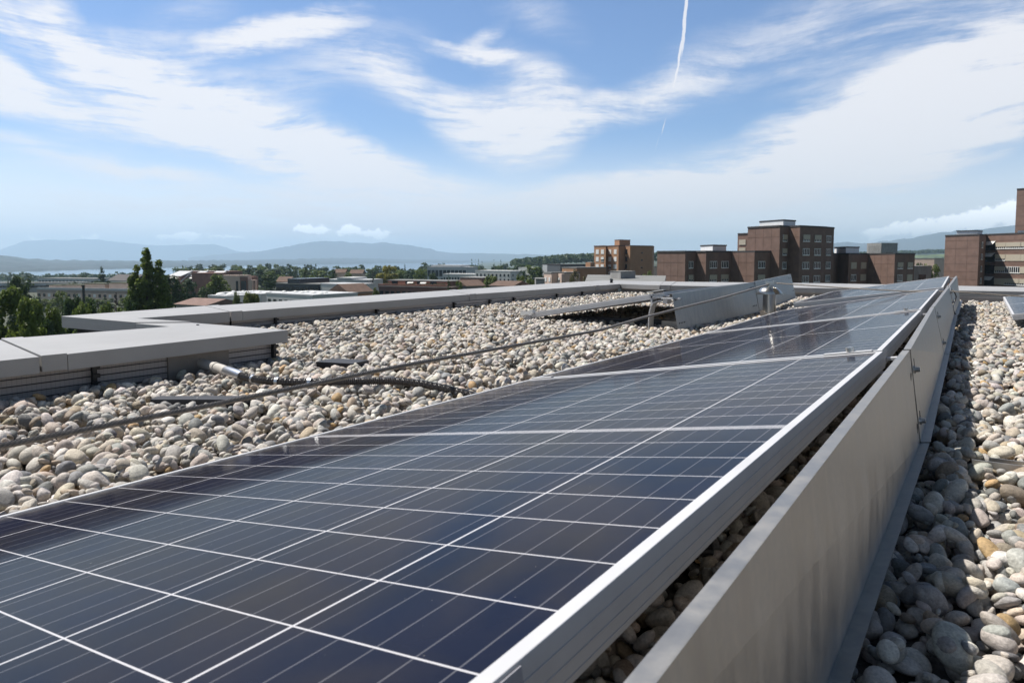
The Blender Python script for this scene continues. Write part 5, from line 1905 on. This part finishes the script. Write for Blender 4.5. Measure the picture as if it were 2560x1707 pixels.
Q0 = [(.015, -.795, .002), (-.013, .792, .006), (-.966, .792, -.161), (-.955, -.795, -.1635)]
Q1 = [(-.017, .806, .0065), (-.088, 2.368, -.004), (-1.003, 2.368, -.162), (-.970, .806, -.1605)]
Q2 = [(-.090, 2.384, -.002), (-.146, 3.93, .022), (-1.056, 3.93, -.148), (-1.004, 2.384, -.161)]
Q3 = [(-.136, 4.10, .028), (-.206, 5.66, .062), (-1.075, 5.66, -.088), (-1.02, 4.10, -.103)]
solar_panel(Q0, 'nearest solar panel filling the foreground, with a barcode sticker on its edge', 'solar panels in the main row', sticker=True)
solar_panel(Q1, 'second solar panel of the main row, just beyond the nearest one', 'solar panels in the main row')
solar_panel(Q2, 'third solar panel of the main row, passing the metal roof vent', 'solar panels in the main row')
solar_panel(Q3, 'farthest solar panel of the main row, raised behind a gap', 'solar panels in the main row')
# second row at left, seen from its open end
S1 = [(-1.43, 2.83, .012), (-1.45, 4.40, .014), (-2.40, 4.40, -.150), (-2.375, 2.83, -.155)]
S2 = [(-1.452, 4.415, .016), (-1.475, 5.55, .02), (-2.42, 5.55, -.145), (-2.40, 4.415, -.149)]
solar_panel(S1, 'solar panel of the left row, seen edge on and propped on a curved leg', 'solar panels in the left row')
# right row
T1 = [(1.12, 4.06, .045), (1.08, 5.60, .06), (.155, 5.60, -.092), (.215, 4.06, -.122)]
solar_panel(T1, 'solar panel at the right edge with only its low corner in view', 'solar panels in the right row')


# clamps between panels, lying on the frames
def clamp(p0, p1, side, label, bolt=True, wid=.016, L=.10):
    p0, p1 = np.array(p0, float), np.array(p1, float)
    d = (p1 - p0) / np.linalg.norm(p1 - p0)
    root = thing('module_clamp', p0, label, 'clamp', 'aluminium clamps holding the panels')
    up = np.cross(d, (0, 1, 0))
    up = up if up[2] > 0 else -up
    up /= np.linalg.norm(up)
    ax = [d, np.cross(up, d), up]
    c = p0 + d * (L / 2 + .02)
    MB().box(c + up * .0022, (L / 2, wid / 2, .0015), ax).build('clamp_plate', M_ALU, root, bevel=.0006)
    if bolt:
        q = c + d * -.005 + up * .0038
        MB().tube([q, q + up * .0095], .0085, 12).build('bolt_head', M_STEEL, root, smooth=True)
    return root


clamp(lerp(Q0[1], Q1[0], .5), lerp(Q0[2], Q1[3], .5), 1, 'clamp with a round bolt at the high end between the nearest two panels', L=.10)
clamp(lerp(Q1[1], Q2[0], .5), lerp(Q1[2], Q2[3], .5), 1, 'clamp with a bolt between the second and third panels, high end', L=.08)
clamp(lerp(Q0[2], Q1[3], .5) - lerp(Q0[2], Q1[3], .5) * 0, lerp(Q0[1], Q1[0], .5), 1, 'clamp at the low end between the nearest two panels, beside the gravel', L=.07, bolt=False)
clamp(lerp(Q1[2], Q2[3], .5), lerp(Q1[1], Q2[0], .5), 1, 'clamp at the low end between the second and third panels', L=.07, bolt=False)


# bracing under the high edge: brackets and legs
def bracket(x, y, z, label, foot=(.0, 0)):
    root = thing('support_bracket', (x, y, gz(x, y)), label, 'bracket', 'aluminium support legs under the panels')
    pts = []
    for k in range(9):
        t = k / 8
        pts.append((x - .10 * (1 - t) ** 1.0 + .06 * math.sin(t * 1.2), y, gz(x, y) - .02 + (z - .04 - gz(x, y) + .02) * math.sin(t * math.pi / 2) ** .8))
    # curved leg as a bent flat bar
    b_ = MB()
    for i in range(8):
        a, c = np.array(pts[i]), np.array(pts[i + 1])
        dd = (c - a) / np.linalg.norm(c - a)
        sd = np.array([0, 1.0, 0])
        b_.box((a + c) / 2, (np.linalg.norm(c - a) / 2 + .001, .022, .0035), [dd, sd, np.cross(dd, sd)])
    b_.build('leg', M_ALU, root)
    MB().box((x + .012, y, z - .045), (.042, .024, .0035)).box((x - .01, y, z - .052), (.018, .02, .012)).build('top_arm', M_ALU, root)
    return root


bracket(-.045, .80, .0, 'support bracket seen in the gap beside the joint of the nearest two panels')
bracket(-.11, 2.38, -.005, 'support bracket under the joint of the second and third panels')
bracket(-.16, 3.90, .02, 'support bracket at the far end of the third panel')
bracket(-.15, 4.13, .025, 'support bracket at the near end of the raised farthest panel')
# the exposed bracket of the left row
root = thing('leg_bracket', (-1.51, 2.84, -.2), 'curved aluminium leg propping the near corner of the left row panel', 'bracket')
b_ = MB()
cur = [(-1.515, -.215), (-1.517, -.17), (-1.514, -.12), (-1.505, -.08), (-1.490, -.055), (-1.462, -.043), (-1.435, -.040)]
for (xa, za), (xb, zb) in zip(cur[:-1], cur[1:]):
    a, c = np.array([xa, 2.85, za]), np.array([xb, 2.85, zb])
    dd = (c - a) / np.linalg.norm(c - a)
    sd = np.array([0, 1.0, 0])
    b_.box((a + c) / 2, (np.linalg.norm(c - a) / 2 + .001, .032, .0035), [dd, sd, np.cross(dd, sd)])
b_.build('leg', M_ALU, root)
b_ = MB().box((-1.500, 2.85, -.035), (.006, .03, .03)).box((-1.455, 2.85, -.02), (.05, .03, .006)).box((-1.415, 2.85, -.035), (.014, .03, .022))
b_.build('bracket_head', M_ALU, root)
MB().box((-1.37, 2.80, -.024), (.055, .016, .004)).build('tie_arm', M_ALU, root)
MB().box((-1.475, 2.822, .0155), (.055, .012, .0022), [(.985, 0, .17), (0, 1, 0), (-.17, 0, .985)]).build('end_clamp', M_SHUT, root)
root = thing('foot_bracket', (-2.40, 2.84, -.2), 'small aluminium foot under the low corner of the left row panel', 'bracket')
MB().box((-2.40, 2.83, -.158), (.05, .018, .012), [(.985, 0, .17), (0, 1, 0), (-.17, 0, .985)]).build('end_clamp', M_SHUT, root)
MB().box((-2.40, 2.85, -.195), (.02, .02, .022)).build('foot', M_ALU, root)
# ballast tray under the left row
tag(MB().hexa([(-2.22, 2.98, -.225), (-1.40, 2.98, -.225), (-1.40, 3.02, -.225), (-2.22, 3.02, -.225)], [(-2.22, 2.98, -.182), (-1.40, 2.98, -.165), (-1.40, 3.02, -.165), (-2.22, 3.02, -.182)]).build('ballast_rail', M_RUB, world_to=(-1.8, 3, -.2)), 'dark ballast rail lying in the shade under the left row panel', 'rail')
tag(MB().hexa([(-1.47, 2.90, -.21), (-1.30, 2.90, -.21), (-1.30, 3.9, -.21), (-1.47, 3.9, -.21)], [(-1.47, 2.90, -.165), (-1.36, 2.90, -.165), (-1.36, 3.9, -.165), (-1.47, 3.9, -.165)]).build('ballast_tray', M_GALV, world_to=(-1.4, 3, -.2)), 'grey sheet tray behind the curved leg of the left row', 'tray')


# ------------------------------------------------------------------ wind deflector sheets
def deflector(tn, tf, bn, bf, label, group, flange=.0135, out=1, slots=(), bot=.018, bolts=()):
    """tn tf: top near/far outer edge; bn bf: bottom; out: +1 the sheet leans to +X at its foot"""
    tn, tf, bn, bf = [np.array(p, float) for p in (tn, tf, bn, bf)]
    c = (tn + tf + bn + bf) / 4
    root = thing('deflector_sheet', (c[0], c[1], bn[2]), label, 'wind deflector', group)
    th_ = np.array([-.0016, 0, 0])
    b_ = MB()
    b_.hexa([bn + th_, bf + th_, bf, bn], [tn + th_, tf + th_, tf, tn])
    fl = np.array([-flange, 0, -.001])
    dz = np.array([0, 0, -.0016])
    b_.hexa([tn + fl + dz, tf + fl + dz, tf + dz, tn + dz], [tn + fl, tf + fl, tf, tn])
    b_.hexa([tn + fl + dz + [0, 0, -.012], tf + fl + dz + [0, 0, -.012], tf + fl + dz + [.0014, 0, -.012], tn + fl + dz + [.0014, 0, -.012]], [tn + fl + dz, tf + fl + dz, tf + fl + dz + [.0014, 0, 0], tn + fl + dz + [.0014, 0, 0]])
    fb = np.array([bot, 0, .003])
    b_.hexa([bn + dz, bn + fb + dz, bf + fb + dz, bf + dz], [bn, bn + fb, bf + fb, bf])
    b_.build('sheet', M_GALV, root)
    d = (tf - tn) / np.linalg.norm(tf - tn)
    v = (tn - bn) / np.linalg.norm(tn - bn)
    ou = np.cross(d, v)
    ou = ou if ou[0] > 0 else -ou
    for s, h, ln, tilt in slots:
        p = lerp(lerp(bn, bf, s), lerp(tn, tf, s), h) + ou * .0006
        dd = d * math.cos(tilt) + v * math.sin(tilt)
        q = MB()
        q.box(p, (ln, .0006, .0032), [dd, ou, np.cross(dd, ou)])
        q.build('slot', M_DARK, root)
    for s, h in bolts:
        p = lerp(lerp(bn, bf, s), lerp(tn, tf, s), h)
        MB().tube([p, p + ou * .004], .0085, 12).build('washer', M_STEEL, root)
        MB().tube([p + ou * .004, p + ou * .012], .0058, 6).build('bolt', M_STEEL, root)
    return root


GR = 'galvanised wind deflectors behind the main row'
deflector((.0875, -.80, .009), (.0345, .82, .009), (.0955, -.80, -.192), (.0605, .82, -.192), 'nearest galvanised deflector sheet, large and stained, in the right foreground', GR, slots=[(.975, .74, .008, 1.2), (.985, .18, .010, 1.2)])
deflector((.036, .823, .011), (-.046, 2.40, .008), (.062, .823, -.190), (-.004, 2.40, -.185), 'second deflector sheet, joined to the nearest one by two bolts', GR, slots=[(.03, .82, .010, 1.3), (.03, .24, .010, 1.3)], bolts=[(.018, .76), (.018, .20)])
deflector((-.045, 2.401, .009), (-.098, 4.03, .034), (-.0035, 2.401, -.184), (-.068, 4.03, -.135), 'third deflector sheet, passing to the gap before the raised panel', GR, slots=[(.06, .80, .009, 1.3), (.06, .22, .009, 1.3)], bolts=[(.03, .76), (.03, .20), (.985, .8), (.985, .45)])
deflector((-.101, 4.13, .036), (-.151, 5.66, .063), (-.070, 4.13, -.142), (-.125, 5.66, -.136), 'farthest deflector sheet, behind the raised panel', GR, slots=[], bolts=[(.02, .85), (.02, .45)])
GL = 'galvanised wind deflectors behind the left row'
sl = []
for s in (.045, .93):
    for h in (.83, .22):
        sl += [(s - .022, h, .010, .15), (s, h, .008, .15), (s + .024, h, .010, .15)]
deflector((-1.342, 2.75, .006), (-1.352, 4.32, .030), (-1.300, 2.75, -.210), (-1.310, 4.32, -.190), 'nearer deflector sheet of the left row, standing behind the steel rope', GL, slots=sl)
deflector((-1.349, 4.30, .032), (-1.398, 5.52, .064), (-1.308, 4.30, -.190), (-1.345, 5.50, -.142), 'farther deflector sheet of the left row, with a stepped top edge', GL, slots=[(.95, .85, .008, .15), (.90, .85, .008, .15), (.95, .3, .008, .15), (.98, .3, .008, .15)])

# short ties between deflector and panels
def tie(x0, y0, z0, x1, y1, z1, label):
    a, b_ = np.array([x0, y0, z0]), np.array([x1, y1, z1])
    d = (b_ - a) / np.linalg.norm(b_ - a)
    s = np.cross((0, 0, 1), d)
    s /= np.linalg.norm(s)
    m = MB().box((a + b_) / 2, (np.linalg.norm(b_ - a) / 2, .013, .003), [d, s, np.cross(d, s)])
    m.box(a + np.array([0, 0, -.022]), (.004, .013, .020))
    tag(m.build('tie_strap', M_ALU, world_to=tuple(a)), label, 'strap', 'aluminium ties between panels and deflectors')


tie(-.030, .865, -.022, .022, .865, -.014, 'pale tie strap in the gap just past the joint of the nearest two panels')
tie(-.085, 2.30, -.022, -.048, 2.30, -.012, 'tie strap by the joint of the second and third panels')
tie(-.085, 2.52, -.03, -.055, 2.52, -.02, 'tie strap a little past the second joint')
tie(-.140, 3.86, -.008, -.105, 3.86, .006, 'tie strap at the far end of the third panel')
tie(-.150, 4.20, .008, -.110, 4.20, .018, 'tie strap under the raised panel')
tie(-.20, 5.62, .045, -.160, 5.62, .052, 'tie strap at the last far corner of the raised panel')

# black cable loop hanging at the far sheets
pts = []
for k in range(9):
    t = k / 8
    pts.append((-.083 + .02 * t + .012 * math.sin(t * 7), 4.08 + .03 * math.sin(t * 5), .01 - .155 * t))
tag(MB().tube(pts, .004, 6).build('dangling_wire', M_BLACK, smooth=True, world_to=pts[0]), 'thin dark wire hanging down the gap between the far deflectors', 'wire')

# ------------------------------------------------------------------ rope line, post with rain hood
def rope(pts, r, name, label, twist=True):
    # resample
    P = np.array(pts, float)
    seg = np.r_[0, np.cumsum(np.linalg.norm(np.diff(P, axis=0), axis=1))]
    n_ = int(seg[-1] / .004)
    s = np.linspace(0, seg[-1], n_)
    # smooth curve through the points
    Cc = np.stack([np.interp(s, seg, P[:, k]) for k in range(3)], 1)
    for _ in range(60):
        Cc[1:-1] = (Cc[:-2] + Cc[2:] + 2 * Cc[1:-1]) / 4
    d = np.gradient(Cc, axis=0)
    d /= np.linalg.norm(d, axis=1)[:, None]
    up = np.array([0, 0, 1.0])
    a = np.cross(d, up)
    a /= np.linalg.norm(a, axis=1)[:, None]
    b_ = np.cross(a, d)
    mb_ = MB()
    strands = 6
    for k in range(strands):
        ph = 2 * math.pi * k / strands + s / .052 * 2 * math.pi
        cen = Cc + (np.cos(ph)[:, None] * a + np.sin(ph)[:, None] * b_) * r * .62
        mb_.tube(list(cen), r * .40, 5, cap=False)
    o = mb_.build(name, mat('rope_steel', (.27, .24, .21), .45, .3, var=.35, vscale=90), smooth=True, world_to=tuple(P[0]), fix=False)
    return tag(o, label, 'steel rope')


cab = [(-1.21, -2.2, -.09), (-1.2003, -0.6262, -0.1191), (-1.1987, -0.4709, -0.1179), (-1.1952, -0.1116, -0.1133), (-1.1895, 0.4782, -0.099), (-1.1782, 1.6236, -0.0932), (-1.1742, 2.0409, -0.0683), (-1.1707, 2.3976, -0.0522), (-1.1645, 3.0243, -0.0267), (-1.1552, 3.9784, 0.0256)]
rope(cab, .0061, 'steel_rope', 'long twisted steel rope running over the gravel from the left to the hooded post')
rope([(-1.120, 4.03, .034), (-.72, 4.05, .012), (-.3092, 4.06, -.002), (-.1009, 4.06, .006), (.2648, 4.06, -.0145), (.8, 4.05, -.03), (1.6, 4.03, -.02)], .0042, 'steel_rope', 'twisted steel rope crossing the gap behind the third panel to the right edge')

post = thing('anchor_post', (-1.155, 4.0, -.2), 'shiny steel anchor post with a split conical rain hood beside the third panel', 'roof vent')
cx, cy = -1.155, 4.0
MB().tube([(cx, cy, -.235), (cx, cy, -.03)], [.044, .044], 28).build('tube', M_STEEL, post, smooth=True)
h = MB()
seg = 26
for half, (a0, a1, dxx, dz_) in enumerate(((100, 330, -.012, 0), (-28, 92, .014, -.002))):
    k = len(h.v)
    for j in range(seg + 1):
        t = R(a0 + (a1 - a0) * j / seg)
        for rr, zz in ((.082, -.042), (.040, .002), (.026, .006)):
            h.v.append((cx + dxx + rr * math.cos(t), cy + rr * math.sin(t), zz + dz_))
    for j in range(seg):
        for q in range(2):
            i0 = k + j * 3 + q
            h.f.append((i0, i0 + 3, i0 + 4, i0 + 1))
ho = h.build('rain_hood', M_STEEL, post, smooth=True)
sol = ho.modifiers.new('thick', 'SOLIDIFY')
sol.thickness = .0018
MB().tube([(cx, cy, -.035), (cx, cy, .018)], .018, 14).tube([(cx, cy, .018), (cx, cy, .024)], .024, 14).build('neck', M_STEEL, post, smooth=True)
MB().tube([(cx - .018, cy, .022), (cx - .018, cy, .048)], .0065, 10).tube([(cx - .018, cy, .030), (cx - .018, cy, .038)], .011, 6).build('bolt', M_STEEL, post, smooth=True)
MB().box((cx + .012, cy, .034), (.024, .014, .007)).tube([(cx + .030, cy, .042), (cx + .030, cy, .052)], .009, 8).build('rope_clamp', M_STEEL, post)
MB().hexa([(cx - .048, cy - .05, -.215), (cx + .055, cy - .05, -.215), (cx + .055, cy + .045, -.215), (cx - .048, cy + .045, -.215)], [(cx - .046, cy - .048, -.155), (cx - .038, cy - .048, -.155), (cx - .038, cy + .045, -.20), (cx - .046, cy + .045, -.155)]).build('skirt', M_PLATE, post)

# ------------------------------------------------------------------ drain pipe with corrugated hose
pipe = thing('drain_hose', (-2.1, .40, -.2), 'grey pipe stub with silver clamps running into a black corrugated hose across the gravel', 'pipe')
def gzz(x, y, d=0):
    return float(gz(x, y)) + d
stub = [(-2.20, .425, -.172), (-2.10, .415, -.176), (-2.00, .405, -.178), (-1.955, .398, -.180)]
MB().tube(stub, .0172, 20).build('stub_pipe', M_PIPE, pipe, smooth=True)
MB().tube([(-2.05, .410, -.177), (-2.035, .408, -.177)], .0190, 20).build('sleeve_ring', M_PIPE, pipe, smooth=True)
MB().tube([(-1.965, .400, -.180), (-1.95, .398, -.180), (-1.87, .388, -.182), (-1.845, .385, -.183)], [.0172, .0186, .0170, .0150], 22).build('hose_coupling', M_ZINC, pipe, smooth=True)
hp = [(-1.85, .386, -.184), (-1.78, .381, -.185), (-1.70, .385, -.184), (-1.60, .42, -.183), (-1.52, .468, -.180), (-1.44, .53, -.178), (-1.36, .595, -.177), (-1.27, .632, -.180), (-1.17, .648, -.188), (-1.05, .66, -.203), (-.90, .67, -.215)]
P = np.array(hp)
seg_ = np.r_[0, np.cumsum(np.linalg.norm(np.diff(P, axis=0), axis=1))]
s_ = np.arange(0, seg_[-1], .00165)
Cc = np.stack([np.interp(s_, seg_, P[:, k]) for k in range(3)], 1)
for _ in range(500):
    Cc[1:-1] = (Cc[:-2] + Cc[2:] + 2 * Cc[1:-1]) / 4
rad = .0112 + .0013 * np.sign(np.sin(s_ / .0060 * 2 * math.pi)) * np.abs(np.sin(s_ / .0060 * 2 * math.pi)) ** .5
MB().tube(list(Cc), rad, 18).build('corrugated_hose', mat('hose_black', (.065, .058, .055), .36), pipe, smooth=True)
for s0 in (.075, .185, .30):
    i = int(s0 / .00165)
    MB().tube([Cc[i], Cc[i + 7]], .0140, 20).tube([Cc[i + 1] + [0, 0, .0138], Cc[i + 5] + [0, 0, .0138]], .0025, 6).build('hose_clamp', M_ZINC, pipe, smooth=True)

# rubber strip and buried rail
tag(MB().hexa([(-1.72, .03, -.215), (-1.50, .19, -.215), (-1.53, .235, -.215), (-1.75, .07, -.215)], [(-1.72, .03, -.186), (-1.50, .19, -.186), (-1.53, .235, -.186), (-1.75, .07, -.186)]).build('rubber_mat', M_RUB, world_to=(-1.6, .13, -.2)), 'black rubber mat strip half buried in the gravel under the rope', 'mat')
tag(MB().hexa([(-1.93, .75, -.215), (-1.78, .80, -.215), (-1.80, .90, -.215), (-1.95, .85, -.215)], [(-1.93, .75, -.188), (-1.78, .80, -.188), (-1.80, .90, -.188), (-1.95, .85, -.188)]).build('rubber_mat', M_RUB, world_to=(-1.86, .82, -.2)), 'small dark mat corner showing in the gravel by the blunt parapet end', 'mat')
r_ = thing('buried_rail', (.3, .74, -.2), 'aluminium rail half buried in the pebbles at the right edge', 'rail')
MB().hexa([(.158, .722, -.235), (.9, .79, -.235), (.9, .793, -.235), (.158, .725, -.235)], [(.158, .722, -.187), (.9, .79, -.187), (.9, .793, -.187), (.158, .725, -.187)]).build('rail_wall', M_GALV, r_)
MB().hexa([(.185, .762, -.235), (.9, .83, -.235), (.9, .833, -.235), (.185, .765, -.235)], [(.185, .762, -.188), (.9, .83, -.188), (.9, .833, -.188), (.185, .765, -.188)]).build('rail_wall', M_GALV, r_)

# dark wiring under the high edge of the panels
for k, (ya, yb) in enumerate(((-.55, .70), (.9, 2.2))):
    rg = random.Random(k)
    pts = [(-.09 + rg.uniform(-.03, .03), ya + (yb - ya) * i / 14, -.09 - .05 * abs(math.sin(i * .9)) + rg.uniform(-.01, .01)) for i in range(15)]
    tag(MB().tube(pts, .0035, 6).build('module_cable', M_BLACK, smooth=True, world_to=pts[0]), ['black cable sagging under the nearest panel', 'black cable sagging under the second panel'][k], 'cable', 'cables under the panels')

# ------------------------------------------------------------------ haze
mh = bpy.data.materials.new('haze')
mh.use_nodes = True
n = Nodes(mh.node_tree)
o_ = n.n('ShaderNodeOutputMaterial')
pv = n.n('ShaderNodeVolumePrincipled')
pv.inputs['Color'].default_value = (0.60, 0.81, 1.0, 1)
pv.inputs['Density'].default_value = 0.9e-4
pv.inputs['Anisotropy'].default_value = 0.2
n.link(pv.outputs[0], o_.inputs['Volume'])
mb = MB().box((0, 0, 335), (28000, 28000, 415))
hzo = mb.build('haze', mh)
tag(hzo, kind='stuff')
